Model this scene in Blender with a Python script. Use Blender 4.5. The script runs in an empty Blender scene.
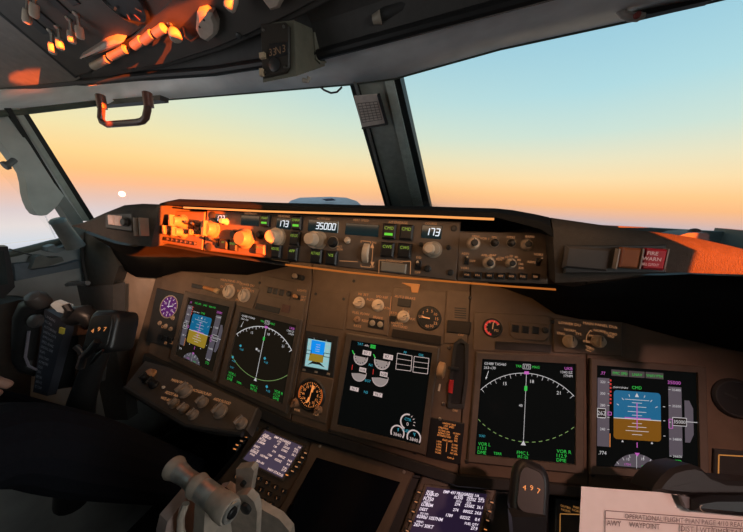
import bpy, bmesh, math, random
from mathutils import Vector, Matrix
random.seed(7)
S = bpy.context.scene
COL = S.collection
PI = math.pi
W, H, FPX = 743.0, 532.0, 270.0

# ------------------------------------------------------------------ camera
EYE = Vector((.112, -.457, .36))
yaw, pitch, roll = math.radians(16.4), math.radians(-13.7), math.radians(2.2)
fwd = Vector((-math.sin(yaw)*math.cos(pitch), math.cos(yaw)*math.cos(pitch), math.sin(pitch)))
rt0 = Vector((math.cos(yaw), math.sin(yaw), 0)); up0 = rt0.cross(fwd)
rt = rt0*math.cos(roll) + up0*math.sin(roll); upv = rt.cross(fwd)
cam = bpy.data.cameras.new('camera'); cam_o = bpy.data.objects.new('camera', cam); COL.objects.link(cam_o)
cam.sensor_width = 36; cam.lens = 36*FPX/W; cam.clip_start = .01; cam.clip_end = 5000
CM = Matrix((rt, upv, -fwd)).transposed()
cam_o.matrix_world = Matrix.Translation(EYE) @ CM.to_4x4()
S.camera = cam_o

# ------------------------------------------------------------------ world: clear dusk sky, graded by elevation
S.view_settings.view_transform = 'Standard'; S.view_settings.look = 'None'
S.view_settings.exposure = 0.0; S.view_settings.gamma = 1.0; S.view_settings.use_curve_mapping = False
def lin(c):
    return tuple(((x/255)/12.92 if x/255 <= .04045 else ((x/255+.055)/1.055)**2.4) for x in c) + (1,)
wd = bpy.data.worlds.new('dusk_sky'); S.world = wd; wd.use_nodes = True
nt = wd.node_tree; nt.nodes.clear(); L = nt.links.new
tc = nt.nodes.new('ShaderNodeTexCoord'); sx = nt.nodes.new('ShaderNodeSeparateXYZ'); L(tc.outputs['Generated'], sx.inputs[0])
mr = nt.nodes.new('ShaderNodeMapRange'); mr.inputs[1].default_value = -.2; mr.inputs[2].default_value = .5
L(sx.outputs['Z'], mr.inputs[0])
def ramp(stops):
    r = nt.nodes.new('ShaderNodeValToRGB'); e = r.color_ramp.elements
    while len(e) > 1: e.remove(e[0])
    for i, (z, c) in enumerate(stops):
        p = (z+.2)/.7
        if i == 0: e[0].position = p; e[0].color = lin(c)
        else: e.new(p).color = lin(c)
    L(mr.outputs[0], r.inputs[0]); return r
rl = ramp([(-.19,(150,160,170)),(-.12,(206,210,218)),(-.085,(222,212,210)),(-.05,(214,198,198)),(-.015,(226,188,172)),(.02,(246,184,140)),(.05,(250,192,128)),(.09,(248,208,142)),(.15,(236,220,168)),(.24,(212,220,194)),(.40,(170,206,212)),(.49,(150,190,210))])
rr = ramp([(-.19,(130,140,150)),(-.08,(178,184,194)),(-.045,(190,180,188)),(-.02,(226,180,158)),(.005,(246,184,130)),(.035,(250,198,138)),(.08,(244,216,168)),(.13,(228,220,188)),(.20,(198,218,208)),(.30,(170,210,218)),(.42,(150,196,214)),(.49,(140,186,210))])
mx = nt.nodes.new('ShaderNodeMix'); mx.data_type = 'RGBA'
ma = nt.nodes.new('ShaderNodeMapRange'); ma.inputs[1].default_value = -.85; ma.inputs[2].default_value = .3
L(sx.outputs['X'], ma.inputs[0]); L(ma.outputs[0], mx.inputs[0]); L(rl.outputs[0], mx.inputs[6]); L(rr.outputs[0], mx.inputs[7])
bg = nt.nodes.new('ShaderNodeBackground'); bg.inputs[1].default_value = 1.14; L(mx.outputs[2], bg.inputs[0])
wo = nt.nodes.new('ShaderNodeOutputWorld'); L(bg.outputs[0], wo.inputs[0])

# ------------------------------------------------------------------ low sun behind the right shoulder, through gaps shaped in the right wall
SUN_AZ, SUN_EL, SUN_E = math.radians(20), math.radians(2.6), 75.0
tosun = Vector((math.cos(SUN_AZ)*math.cos(SUN_EL), -math.sin(SUN_AZ)*math.cos(SUN_EL), math.sin(SUN_EL)))
sl = bpy.data.lights.new('low_sun', 'SUN'); sl.energy = SUN_E; sl.color = (1, .125, .007); sl.angle = math.radians(.15)
so = bpy.data.objects.new('low_sun', sl); COL.objects.link(so); so.rotation_euler = tosun.to_track_quat('Z', 'Y').to_euler(); so.location = tosun*3

# ------------------------------------------------------------------ lamps of the cockpit, and fill lights added to brighten dim parts
def area(name, loc, target, sx, sy, e, col, spread=180):
    l = bpy.data.lights.new(name, 'AREA'); l.shape = 'RECTANGLE'; l.size = sx; l.size_y = sy; l.energy = e; l.color = col; l.spread = math.radians(spread)
    o = bpy.data.objects.new(name, l); COL.objects.link(o); o.location = loc; o.rotation_euler = (Vector(target)-Vector(loc)).to_track_quat('-Z', 'Y').to_euler()
area('panel_flood_lamp', (-.22, -.03, .245), (-.22, .03, .0), .86, .03, .72, (1, .54, .25))
area('captain_fill_light', (-.44, -.07, .205), (-.42, .06, .08), .3, .02, .16, (1, .54, .25))  # second warm fill, added to brighten the captain's side of the panel
area('lip_lamp', (-.06, -.155, .352), (-.06, -.09, .29), .66, .012, .11, (1, .56, .28))
area('left_fill_light', (-.84, -.55, .42), (-.3, -.35, 1.0), .6, .45, 1.15, (.90, .90, .92), 110)  # added fill, aimed up to brighten header and overhead
area('right_fill_light', (.97, -.55, .45), (-.9, -.1, .34), .5, .4, 1.3, (.86, .90, .88), 75)  # added fill, narrow beam across to the left sill and post
l = bpy.data.lights.new('chart_lamp', 'SPOT'); l.energy = 34; l.color = (1, .56, .46); l.spot_size = math.radians(30); l.spot_blend = .7; l.shadow_soft_size = .03
o = bpy.data.objects.new('chart_lamp', l); COL.objects.link(o); o.location = (.62, -.75, 1.0); o.rotation_euler = (Vector((.40, -.17, .03))-o.location).to_track_quat('-Z', 'Y').to_euler()

l = bpy.data.lights.new('side_panel_fill_light', 'SPOT'); l.energy = 17; l.color = (1, .58, .38); l.spot_size = math.radians(22); l.spot_blend = .8; l.shadow_soft_size = .03  # added warm spot that brightens the beige side panel
o = bpy.data.objects.new('side_panel_fill_light', l); COL.objects.link(o); o.location = (-.25, -.62, .55); o.rotation_euler = (Vector((-.66, .06, .09))-o.location).to_track_quat('-Z', 'Y').to_euler()

# ------------------------------------------------------------------ helpers: rays, frames, meshes, materials
def ray(x, y): return CM @ Vector(((x-W/2)/FPX, -(y-H/2)/FPX, -1))
def hit(x, y, p0, n):
    d = ray(x, y); return EYE + d*((Vector(p0)-EYE).dot(n)/d.dot(n))
def aX(x, y, X): return hit(x, y, (X, 0, 0), Vector((1, 0, 0)))
def aY(x, y, Y): return hit(x, y, (0, Y, 0), Vector((0, 1, 0)))
def aZ(x, y, Z): return hit(x, y, (0, 0, Z), Vector((0, 0, 1)))
def aT(x, y, t): return EYE + ray(x, y)*t

class Frame:
    def __init__(s, o, u, v):
        s.o = Vector(o); s.u = Vector(u).normalized(); s.v = Vector(v).normalized(); s.n = s.u.cross(s.v)
        s.r = Matrix((s.u, s.v, s.n)).transposed()
    def px(s, x, y, w=0):
        p = hit(x, y, s.o + s.n*w, s.n) - s.o
        return (p.dot(s.u), p.dot(s.v))
    def size(s, x, y, w, h):
        a = s.px(x-w/2, y); b = s.px(x+w/2, y); c = s.px(x, y-h/2); d = s.px(x, y+h/2)
        return (math.hypot(a[0]-b[0], a[1]-b[1]), math.hypot(c[0]-d[0], c[1]-d[1]))
    def loc(s, p): p = Vector(p)-s.o; return (p.dot(s.u), p.dot(s.v), p.dot(s.n))
def leanF(o, deg):
    a = math.radians(deg); return Frame(o, (1, 0, 0), (0, math.sin(a), math.cos(a)))
WF = Frame((0, 0, 0), (1, 0, 0), (0, 1, 0))

MATS = {}
def M(name, c, rough=.55, metal=0, emit=0, var=.12, scale=60, bump=0, ecol=None, spec=.5):
    if name in MATS: return MATS[name]
    m = bpy.data.materials.new(name); m.use_nodes = True; t = m.node_tree; b = t.nodes['Principled BSDF']
    b.inputs['Roughness'].default_value = rough; b.inputs['Metallic'].default_value = metal
    b.inputs['Specular IOR Level'].default_value = spec
    if emit:
        b.inputs['Base Color'].default_value = (*c, 1)
        b.inputs['Emission Color'].default_value = (*(ecol or c), 1); b.inputs['Emission Strength'].default_value = emit
    else:
        co = t.nodes.new('ShaderNodeTexCoord'); n = t.nodes.new('ShaderNodeTexNoise'); n.inputs['Scale'].default_value = scale; n.inputs['Detail'].default_value = 5
        t.links.new(co.outputs['Object'], n.inputs['Vector'])
        r = t.nodes.new('ShaderNodeValToRGB'); r.color_ramp.elements[0].position = .3; r.color_ramp.elements[1].position = .7
        r.color_ramp.elements[0].color = (*[x*(1-var) for x in c], 1); r.color_ramp.elements[1].color = (*[min(1, x*(1+var)) for x in c], 1)
        t.links.new(n.outputs['Fac'], r.inputs[0]); t.links.new(r.outputs[0], b.inputs['Base Color'])
        if bump:
            bp = t.nodes.new('ShaderNodeBump'); bp.inputs['Strength'].default_value = bump; bp.inputs['Distance'].default_value = .002
            n2 = t.nodes.new('ShaderNodeTexNoise'); n2.inputs['Scale'].default_value = scale*6
            t.links.new(co.outputs['Object'], n2.inputs['Vector']); t.links.new(n2.outputs['Fac'], bp.inputs['Height']); t.links.new(bp.outputs[0], b.inputs['Normal'])
    MATS[name] = m; return m

def glass(name):
    m = bpy.data.materials.new(name); m.use_nodes = True; t = m.node_tree; t.nodes.clear()
    o = t.nodes.new('ShaderNodeOutputMaterial'); x = t.nodes.new('ShaderNodeMixShader'); a = t.nodes.new('ShaderNodeBsdfTransparent'); g = t.nodes.new('ShaderNodeBsdfGlossy')
    g.inputs['Roughness'].default_value = .02; fr = t.nodes.new('ShaderNodeFresnel'); fr.inputs[0].default_value = 1.25
    a.inputs[0].default_value = (.985, .99, .985, 1)
    mu = t.nodes.new('ShaderNodeMath'); mu.operation = 'MULTIPLY'; mu.inputs[1].default_value = .35; t.links.new(fr.outputs[0], mu.inputs[0]); t.links.new(mu.outputs[0], x.inputs[0]); t.links.new(a.outputs[0], x.inputs[1]); t.links.new(g.outputs[0], x.inputs[2]); t.links.new(x.outputs[0], o.inputs[0]); return m

_txt = {}
def text_geo(s, bold=0):
    if (s, bold) in _txt: return _txt[(s, bold)]
    c = bpy.data.curves.new('tmp', 'FONT'); c.body = s; c.resolution_u = 2; c.align_x = 'LEFT'; c.offset = bold
    o = bpy.data.objects.new('tmp', c); COL.objects.link(o)
    me = bpy.data.meshes.new_from_object(o.evaluated_get(bpy.context.evaluated_depsgraph_get()))
    vs = [tuple(v.co[:2]) for v in me.vertices]; fs = [tuple(p.vertices) for p in me.polygons]
    bpy.data.objects.remove(o); bpy.data.curves.remove(c); bpy.data.meshes.remove(me)
    x0 = min([v[0] for v in vs] or [0]); x1 = max([v[0] for v in vs] or [1])
    _txt[(s, bold)] = ([(v[0]-x0, v[1]) for v in vs], fs, x1-x0); return _txt[(s, bold)]

SEG = {'0':'abcdef','1':'bc','2':'abged','3':'abgcd','4':'fgbc','5':'afgcd','6':'afgedc','7':'abc','8':'abcdefg','9':'abcdfg'}
class MB:
    """collects geometry in (u, v, w) and links it as one mesh"""
    def __init__(s, f=None): s.V = []; s.F = []; s.f = f
    def add(s, vs, fs):
        k = len(s.V); s.V += [tuple(s.f(*v)) if s.f else tuple(v) for v in vs]; s.F += [tuple(i+k for i in f) for f in fs]; return s
    def prism(s, pts, w0, w1, ch=0):
        """outline pts (u,v) extruded w0..w1; ch = chamfer of the upper rim"""
        n = len(pts); vs = [(*p, w0) for p in pts]; cx = sum(p[0] for p in pts)/n; cy = sum(p[1] for p in pts)/n
        fs = []; base = 0
        def ringto(nv, a):
            b = len(vs); vs.extend(nv)
            for i in range(n): fs.append((a+i, a+(i+1) % n, b+(i+1) % n, b+i))
            return b
        if ch:
            a = ringto([(*p, w1-ch) for p in pts], 0)
            ins = []
            for i in range(n):
                p, q, r = Vector(pts[i-1]), Vector(pts[i]), Vector(pts[(i+1) % n])
                d1 = (q-p); d2 = (r-q)
                n1 = Vector((-d1.y, d1.x)); n2 = Vector((-d2.y, d2.x))
                if n1.length: n1.normalize()
                if n2.length: n2.normalize()
                m = n1+n2
                if m.length < 1e-6: m = n1.copy()
                m.normalize(); k = ch/max(.4, m.dot(n1)); e = q+m*k
                if (Vector((cx, cy))-q).dot(m) < 0: e = q-m*k
                ins.append((e.x, e.y, w1))
            a = ringto(ins, a)
        else: a = ringto([(*p, w1) for p in pts], 0)
        fs.append(tuple(range(a, a+n))); fs.append(tuple(range(n-1, -1, -1)))
        return s.add(vs, fs)
    def box(s, u0, u1, v0, v1, w0, w1, ch=0): return s.prism([(u0, v0), (u1, v0), (u1, v1), (u0, v1)], w0, w1, ch)
    def cbox(s, u, v, su, sv, w0, w1, ch=0): return s.box(u-su/2, u+su/2, v-sv/2, v+sv/2, w0, w1, ch)
    def flat(s, pts, w): return s.add([(*p, w) for p in pts], [tuple(range(len(pts)))])
    def lathe(s, c, prof, axis=(0, 0, 1), n=24, ru=1, cap=True):
        """prof: list of (radius, height along the axis)"""
        c = Vector(c); a = Vector(axis).normalized(); x = a.orthogonal().normalized(); y = a.cross(x); vs = []; fs = []
        for r, h in prof:
            for i in range(n):
                t = 2*PI*i/n; vs.append(tuple(c + a*h + x*(r*math.cos(t)*ru) + y*(r*math.sin(t))))
        for j in range(len(prof)-1):
            for i in range(n): fs.append((j*n+i, j*n+(i+1) % n, (j+1)*n+(i+1) % n, (j+1)*n+i))
        if cap: fs.append(tuple(range(n-1, -1, -1))); fs.append(tuple(range((len(prof)-1)*n, len(prof)*n)))
        return s.add(vs, fs)
    def cyl(s, c, r, h, axis=(0, 0, 1), n=24, ch=0):
        return s.lathe(c, [(r, 0), (r, h-ch), (r-ch, h)] if ch else [(r, 0), (r, h)], axis, n)
    def tube(s, pts, r, n=10):
        P = [Vector(p) for p in pts]; rs = r if isinstance(r, (list, tuple)) else [r]*len(P); vs = []; fs = []; x = None
        for i, p in enumerate(P):
            t = (P[min(i+1, len(P)-1)]-P[max(i-1, 0)]).normalized()
            x = t.orthogonal().normalized() if x is None else (x-t*x.dot(t)).normalized()
            y = t.cross(x)
            for k in range(n):
                a = 2*PI*k/n; vs.append(tuple(p + x*(rs[i]*math.cos(a)) + y*(rs[i]*math.sin(a))))
        for i in range(len(P)-1):
            for k in range(n): fs.append((i*n+k, i*n+(k+1) % n, (i+1)*n+(k+1) % n, (i+1)*n+k))
        fs.append(tuple(range(n-1, -1, -1))); fs.append(tuple(range((len(P)-1)*n, len(P)*n)))
        return s.add(vs, fs)
    def arc(s, c, r0, r1, a0, a1, w, n=32, h=0, dash=False):
        k = max(2, int(n*abs(a1-a0)/360)+1)
        for i in range(k):
            if dash and i % 2: continue
            t0 = math.radians(a0+(a1-a0)*i/k); t1 = math.radians(a0+(a1-a0)*(i+1)/k)
            s.flat([(c[0]+r*math.cos(t), c[1]+r*math.sin(t)) for r, t in ((r0, t0), (r0, t1), (r1, t1), (r1, t0))], w)
        return s
    def disc(s, c, r, w, n=24, asp=1): return s.flat([(c[0]+r*asp*math.cos(2*PI*i/n), c[1]+r*math.sin(2*PI*i/n)) for i in range(n)], w)
    def line(s, p, q, t, w):
        d = Vector(q)-Vector(p)
        if d.length == 0: return s
        d.normalize(); m = Vector((-d.y, d.x))*(t/2); p = Vector(p); q = Vector(q)
        return s.flat([tuple(p-m), tuple(q-m), tuple(q+m), tuple(p+m)], w)
    def rline(s, u0, u1, v0, v1, t, w):
        for a, b in (((u0, v0), (u1, v0)), ((u1, v0), (u1, v1)), ((u1, v1), (u0, v1)), ((u0, v1), (u0, v0))): s.line(a, b, t, w)
        return s
    def text(s, t, u, v, size, w, al='c', asp=1, mw=None, bold=0):
        vs, fs, wd_ = text_geo(t, bold); k = size/.7; kx = k*asp
        if mw and wd_*kx > mw: kx = mw/wd_
        o = {'c': -wd_*kx/2, 'l': 0, 'r': -wd_*kx}[al]
        return s.add([(u+o+x*kx, v-size/2+y*k, w) for x, y in vs], fs)
    def seg(s, t, u, v, h, w, al='c'):
        cw = h*.5; ad = h*.74; n = len(t); x0 = u - (n*ad - (ad-cw))*{'c': .5, 'l': 0, 'r': 1}[al]; th = h*.14
        for i, ch in enumerate(t):
            x = x0+i*ad
            def P(a, b): return (x+a*cw+(b-.5)*h*.12, v+(b-.5)*h)
            for g, (a, b) in dict(a=((0, 1), (1, 1)), b=((1, 1), (1, .5)), c=((1, .5), (1, 0)), d=((0, 0), (1, 0)), e=((0, 0), (0, .5)), f=((0, .5), (0, 1)), g=((0, .5), (1, .5))).items():
                if g in SEG.get(ch, ''): s.line(P(*a), P(*b), th, w)
        return s
    def mesh(s, name, off=(0, 0, 0), sm=35):
        me = bpy.data.meshes.new(name); me.from_pydata([(x-off[0], y-off[1], z-off[2]) for x, y, z in s.V], [], s.F)
        bm = bmesh.new(); bm.from_mesh(me); bmesh.ops.remove_doubles(bm, verts=bm.verts, dist=1e-6); bmesh.ops.recalc_face_normals(bm, faces=bm.faces); bm.to_mesh(me); bm.free()
        me.shade_smooth(); me.set_sharp_from_angle(angle=math.radians(sm)); return me

class Thing:
    def __init__(s, name, label, cat, f=WF, at=(0, 0, 0), group=None):
        at = tuple(at)+(0,)*(3-len(at)); s.f = f; s.at = at
        s.e = bpy.data.objects.new(name, None); COL.objects.link(s.e); s.e.empty_display_size = .02
        s.e.matrix_world = Matrix.Translation(f.o + f.r @ Vector(at)) @ f.r.to_4x4()
        s.e['label'] = label; s.e['category'] = cat
        if group: s.e['group'] = group
    def part(s, name, mb, mat, parent=None, label=None, stuff=False, sm=35):
        o = bpy.data.objects.new(name, mb.mesh(name, s.at, sm)); COL.objects.link(o); o.parent = parent or s.e
        o.data.materials.append(mat)
        if label: o['label'] = label
        if stuff: o['kind'] = 'stuff'
        return o
def solo(name, label, cat, mb, mat, group=None, f=WF, at=(0, 0, 0), sm=35):
    at = tuple(at)+(0,)*(3-len(at))
    o = bpy.data.objects.new(name, mb.mesh(name, at, sm)); COL.objects.link(o); o.data.materials.append(mat)
    o.matrix_world = Matrix.Translation(f.o + f.r @ Vector(at)) @ f.r.to_4x4()
    o['label'] = label; o['category'] = cat
    if group: o['group'] = group
    return o
def struct(name, mb, mat, parent=None, sm=35):
    o = bpy.data.objects.new(name, mb.mesh(name, (0, 0, 0), sm)); COL.objects.link(o); o.data.materials.append(mat)
    if parent: o.parent = parent
    else: o['kind'] = 'structure'
    return o
def slab(mb, pts, th, d):
    """polygon of 3D points, thickened by th along direction d"""
    n = len(pts); d = Vector(d).normalized()*th; a = [Vector(p) for p in pts]; b = [p+d for p in a]
    mb.add([tuple(p) for p in a+b], [tuple(range(n)), tuple(range(2*n-1, n-1, -1))] + [(i, (i+1) % n, n+(i+1) % n, n+i) for i in range(n)]); return mb
def strip(mb, rows, th=None, d=(0, 1, 0)):
    """grid of 3D points (rows of equal length); th gives a second, offset skin and rims"""
    R = len(rows); N = len(rows[0]); vs = [tuple(p) for r in rows for p in r]; fs = []
    for j in range(R-1):
        for i in range(N-1): fs.append((j*N+i, j*N+i+1, (j+1)*N+i+1, (j+1)*N+i))
    if th:
        o = Vector(d).normalized()*th; k = len(vs); vs += [tuple(Vector(p)+o) for p in vs[:k]]
        fs += [tuple(x+k for x in reversed(f)) for f in fs[:]]
        rim = [i for i in range(N)] + [j*N+N-1 for j in range(1, R)] + [(R-1)*N+i for i in range(N-2, -1, -1)] + [j*N for j in range(R-2, 0, -1)]
        for i in range(len(rim)): a, b = rim[i], rim[(i+1) % len(rim)]; fs.append((a, b, b+k, a+k))
    mb.add(vs, fs); return mb
def quadmap(f, tl, tr, bl, br, w=0):
    A, B, C_, D = [f.px(*p, w) for p in (tl, tr, bl, br)]
    def g(a, b, h=0):
        return (C_[0]*(1-a)*(1-b)+D[0]*a*(1-b)+A[0]*(1-a)*b+B[0]*a*b, C_[1]*(1-a)*(1-b)+D[1]*a*(1-b)+A[1]*(1-a)*b+B[1]*a*b, h)
    return g

# materials
mPANEL = M('panel_brown_grey_paint', (.125, .083, .054), .6, var=.10, scale=40)
mPANEL2 = M('module_brown_grey_paint', (.14, .094, .062), .6, var=.10, scale=50)
mBEZEL = M('bezel_dark_brown_paint', (.095, .072, .055), .5)
mBLACK = M('matt_black_plastic', (.012, .012, .013), .5)
mDARK = M('dark_grey_plastic', (.03, .029, .028), .5)
mFELT = M('black_glareshield_felt', (.010, .010, .010), .95, scale=300, bump=.3, spec=.1)
mHOOD = M('dark_grey_glareshield_vinyl', (.045, .042, .040), .75, scale=140, bump=.6, spec=.25)
mMCP = M('grey_brown_faceplate_paint', (.125, .092, .07), .5)
mKNOB = M('beige_knob_plastic', (.62, .48, .35), .45)
mKNOBG = M('grey_knob_plastic', (.32, .27, .21), .45)
mSCR = M('black_display_glass', (.003, .004, .004), .2, emit=.004, ecol=(.5, .6, .6), spec=.04)
mSCRB = M('brownish_display_glass', (.008, .006, .004), .2, emit=.013, ecol=(.6, .48, .32), spec=.05)
mWHITE = M('display_white', (.1, .1, .1), emit=.56, ecol=(.85, .85, .88))
mPINKW = M('display_pinkish_white', (.1, .1, .1), emit=.5, ecol=(1, .80, .78))
mGREEN = M('display_green', (.0, .1, .0), emit=.48, ecol=(.05, .9, .12))
mCYAN = M('display_cyan', (.0, .1, .1), emit=.45, ecol=(.08, .62, .85))
mMAG = M('display_magenta', (.1, .0, .1), emit=.5, ecol=(.85, .2, .8))
mSKY = M('horizon_blue', (.0, .05, .1), emit=.40, ecol=(.005, .24, .52))
mGND = M('horizon_brown', (.1, .05, .0), emit=.24, ecol=(.52, .22, .008))
mGND2 = M('horizon_olive', (.1, .08, .0), emit=.32, ecol=(.75, .50, .05))
mTAPE = M('tape_grey', (.05, .05, .06), emit=.095, ecol=(.62, .58, .76))
mGREYL = M('dial_face_grey', (.2, .2, .2), emit=.22, ecol=(.85, .75, .78))
mRED = M('display_red', (.2, 0, 0), emit=.5, ecol=(.9, .06, .05))
mORG = M('backlit_orange_legend', (.3, .12, .03), emit=.75, ecol=(1, .34, .09))
mORGD = M('backlit_dim_orange_legend', (.3, .12, .03), emit=.34, ecol=(1, .46, .2))
mSEG = M('blue_white_digit', (.2, .2, .2), emit=.95, ecol=(.80, .90, 1))
mLCD = M('dark_teal_lcd_glass', (.008, .014, .016), .15, emit=.02, ecol=(.2, .6, .7))
mLEGG = M('green_button_legend', (.02, .05, 0), emit=.5, ecol=(.5, .75, .10))
mBARG = M('green_button_bar', (.02, .1, 0), emit=.7, ecol=(.16, .85, .06))
mGREY = M('grey_green_liner_paint', (.24, .25, .225), .6, scale=20)
mGREYD = M('dark_grey_liner_paint', (.10, .10, .092), .65, scale=20)
mHEAD = M('pale_grey_header_liner', (.88, .88, .86), .6, scale=15)
mSEAL = M('black_window_seal', (.02, .022, .02), .6)
mSTEEL = M('worn_steel', (.35, .33, .30), .4, metal=1)
mBEIGE = M('beige_side_wall_paint', (.60, .45, .34), .6, scale=20)
mOHP = M('overhead_grey_brown_paint', (.052, .042, .035), .6, scale=30)
mTIP = M('white_toggle_tip', (.42, .34, .27), .4)

# ------------------------------------------------------------------ frames of the cockpit surfaces
PF = leanF((0, 0, 0), 23.8)                       # main instrument panel
MF = leanF((0, -.09, .30), 12)                    # autopilot panel in the glareshield
GF = leanF((0, -.105, .30), 6)                    # glareshield face
j = PF.px(390, 462); JO = PF.o + PF.u*j[0] + PF.v*j[1]
KF = leanF(JO, 45)                                # forward aisle stand
j = PF.px(148, 354); LO = PF.o + PF.u*j[0] + PF.v*j[1]
LF = leanF(LO, 65)                                # captain's lower shelf
a_ = math.radians(-60)
OF = leanF((0, .1, .60), -60)                     # overhead panel, rising aft
def fp(f, p, w=0): q = f.px(*p, w); return f.o + f.u*q[0] + f.v*q[1] + f.n*w

# ================================================================== SETTING
# floor, back wall, ceiling, side walls
struct('floor', MB().box(-1.1, 1.1, -1.7, .84, -.95, -.9), M('dark_floor_carpet', (.02, .02, .022), .95, scale=200))
struct('wall_back', MB().box(-1.1, 1.1, -1.75, -1.7, -.9, 1.5), mGREYD)
struct('ceiling', MB().add([(-1.1, -1.7, 1.4), (1.1, -1.7, 1.4), (1.1, -1.0, 1.29), (-1.1, -1.0, 1.29), (-1.1, -1.7, 1.45), (1.1, -1.7, 1.45), (1.1, -1.0, 1.34), (-1.1, -1.0, 1.34)],
    [(0, 1, 2, 3), (7, 6, 5, 4), (0, 1, 5, 4), (1, 2, 6, 5), (2, 3, 7, 6), (3, 0, 4, 7)]), mGREYD)
# unseen right wall; its gaps are shaped to throw the wanted sun patches
SUN_GAPS = [(-.622, -.545, .29, .42), (-.545, -.528, .29, .372), (-.600, -.500, .700, .738), (-.600, -.583, .585, .64), (-.369, -.30, .325, .40)]
for k in range(10):
    y = -.720+.0085*k; t = (k-4.5)/5; zc = .729-.19*(y+.004+.676); hz = .0075*math.sqrt(1-t*t); SUN_GAPS.append((y, y+.0085, zc-hz, zc+hz))
mb = MB(); ys = sorted({-1.75, .66} | {round(y, 4) for w in SUN_GAPS for y in w[:2]})
for y0, y1 in zip(ys, ys[1:]):
    if y1-y0 < 1e-4: continue
    z = -.9
    for o in sorted([w for w in SUN_GAPS if w[0] <= y0+2e-4 and w[1] >= y1-2e-4], key=lambda q: q[2]): mb.box(1.0, 1.03, y0, y1, z, o[2]); z = o[3]
    mb.box(1.0, 1.03, y0, y1, z, 1.5)
mb.box(1.0, 1.03, .66, .82, -.9, .31); struct('wall_right', mb, mGREYD)
mGL = glass('cockpit_window_glass')
struct('window_4', MB().box(1.04, 1.05, -.75, -.25, .25, .78), mGL)
# front bulkhead below the windscreen
struct('wall_front', MB().box(-1.1, 1.1, .78, .82, -.9, .30), mGREYD)

# windscreen header: lower lip, pale band, upper edge
HL = [aX(-30, 118, -.85), aX(25, 113, -.85), aY(95, 105, .05), aY(175, 98.5, .11), aY(250, 92.5, .15), aY(350, 84, .2), aY(395, 78, .2), aY(500, 48.5, .2), aY(640, 18, .18), aY(740, -6, .15), aY(900, -40, .05)]
HU_px = [(-40, 94), (0, 91), (85, 83), (160, 76), (215, 72), (320, 56), (372, 42), (440, 24), (560, -8), (660, -34), (800, -70)]
HU = [fp(OF, (x, y), -.006) for x, y in HU_px]
HL.append(Vector((1.03, -.22, .66))); HU.append(Vector((1.03, -.34, .80)))
HM = [a*.55+b*.45 - Vector((0, .01, .006)) for a, b in zip(HL, HU)]
HX = [p+Vector((0, -.02, .10)) for p in HU]
struct('trim_1', strip(MB(), [HL, HM, HU], .02, (0, .6, 1)), mHEAD, sm=60)
struct('trim_2', MB().tube([p+Vector((0, .004, .005)) for p in HL], .0065, 8), M('olive_window_rim', (.10, .115, .085), .5))
struct('trim_3', MB().tube([p+Vector((0, -.004, .0)) for p in HU], .009, 10), M('black_rubber_gasket', (.012, .012, .012), .55))
# ceiling lining behind the header up to the roof
mb = MB(); N_ = OF.n; back = [Vector((p.x*1.1, -1.0, 1.30)) for p in HU]
struct('ceiling_lining', strip(mb, [[p-N_*.004 for p in HU], [p-N_*.03+Vector((0, -.03, .02)) for p in HU], back], .02, (0, 0, 1)), M('overhead_liner_dark', (.055, .05, .046), .7))

# centre window post
def post_strip(mb, l0, r0, l1, r1, dy0=.0, th=.03, y0=.2, y1=.8):
    P = [aY(*l0, y0+dy0), aY(*r0, y0+dy0), aY(*r1, y1+dy0), aY(*l1, y1+dy0)]; slab(mb, P, th, (0, 1, .35)); return mb
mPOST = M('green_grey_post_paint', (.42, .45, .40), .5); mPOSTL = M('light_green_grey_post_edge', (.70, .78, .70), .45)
struct('trim_4', post_strip(MB(), (355, 80), (385, 74), (391, 210), (421, 210), 0, .03), mPOST)
struct('trim_5', post_strip(MB(), (349, 82), (357, 80), (386, 210), (393, 210), -.004, .04), mSEAL)
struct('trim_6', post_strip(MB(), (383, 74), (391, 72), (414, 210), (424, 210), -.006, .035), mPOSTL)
struct('trim_7', post_strip(MB(), (390, 72), (398, 70), (422, 210), (431, 210), .004, .05), mSEAL)
struct('trim_8', post_strip(MB(), (353, 81), (355, 80.5), (388.5, 210), (391, 210), -.012, .01), M('grey_edge_bead', (.22, .22, .21), .4))

# left window post (windscreen to side window)
LPt, LPb = aX(20, 108, -.85), aX(97, 220, -.95)
def lstrip(mb, t, b, w0, w1, x=-.85, x2=-.95, th=.03):
    P = [aX(t[0]+w0, t[1], x), aX(t[0]+w1, t[1], x), aX(b[0]+w1*1.0, b[1], x2), aX(b[0]+w0*1.0, b[1], x2)]; slab(mb, P, th, (-1, .2, 0)); return mb
struct('trim_9', lstrip(MB(), (22, 108), (93, 221), -4, 3), mSEAL)
struct('trim_10', lstrip(MB(), (16, 108), (87, 221), -4, 3.2, -.845, -.945), mPOST)
struct('trim_11', lstrip(MB(), (9, 108), (80, 224), -4, 2, -.84, -.94, .02), mSEAL)
# moulded grey pillar cover with a rounded lobe
lobe = [(-60, 96), (0, 113), (8, 114), (30, 145), (54, 183), (64, 196), (58, 205), (52, 211), (47, 215), (41.5, 215.8), (37, 214), (33, 209), (29.5, 201), (27.5, 193), (26.5, 183), (24, 173), (19.5, 166), (14, 160), (6, 149), (0, 141), (-60, 120)]
struct('trim_12', slab(MB(), [aX(x, y, -.86) for x, y in lobe], .03, (-1, 0, 0)), M('pillar_grey_moulding', (.52, .54, .49), .6, scale=20))
struct('trim_13', slab(MB(), [aX(x, y, -.875) for x, y in ((60, 190), (68, 200), (96, 240), (84, 246), (70, 222), (56, 200))], .03, (-1, 0, 0)), mGREY)

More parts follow.
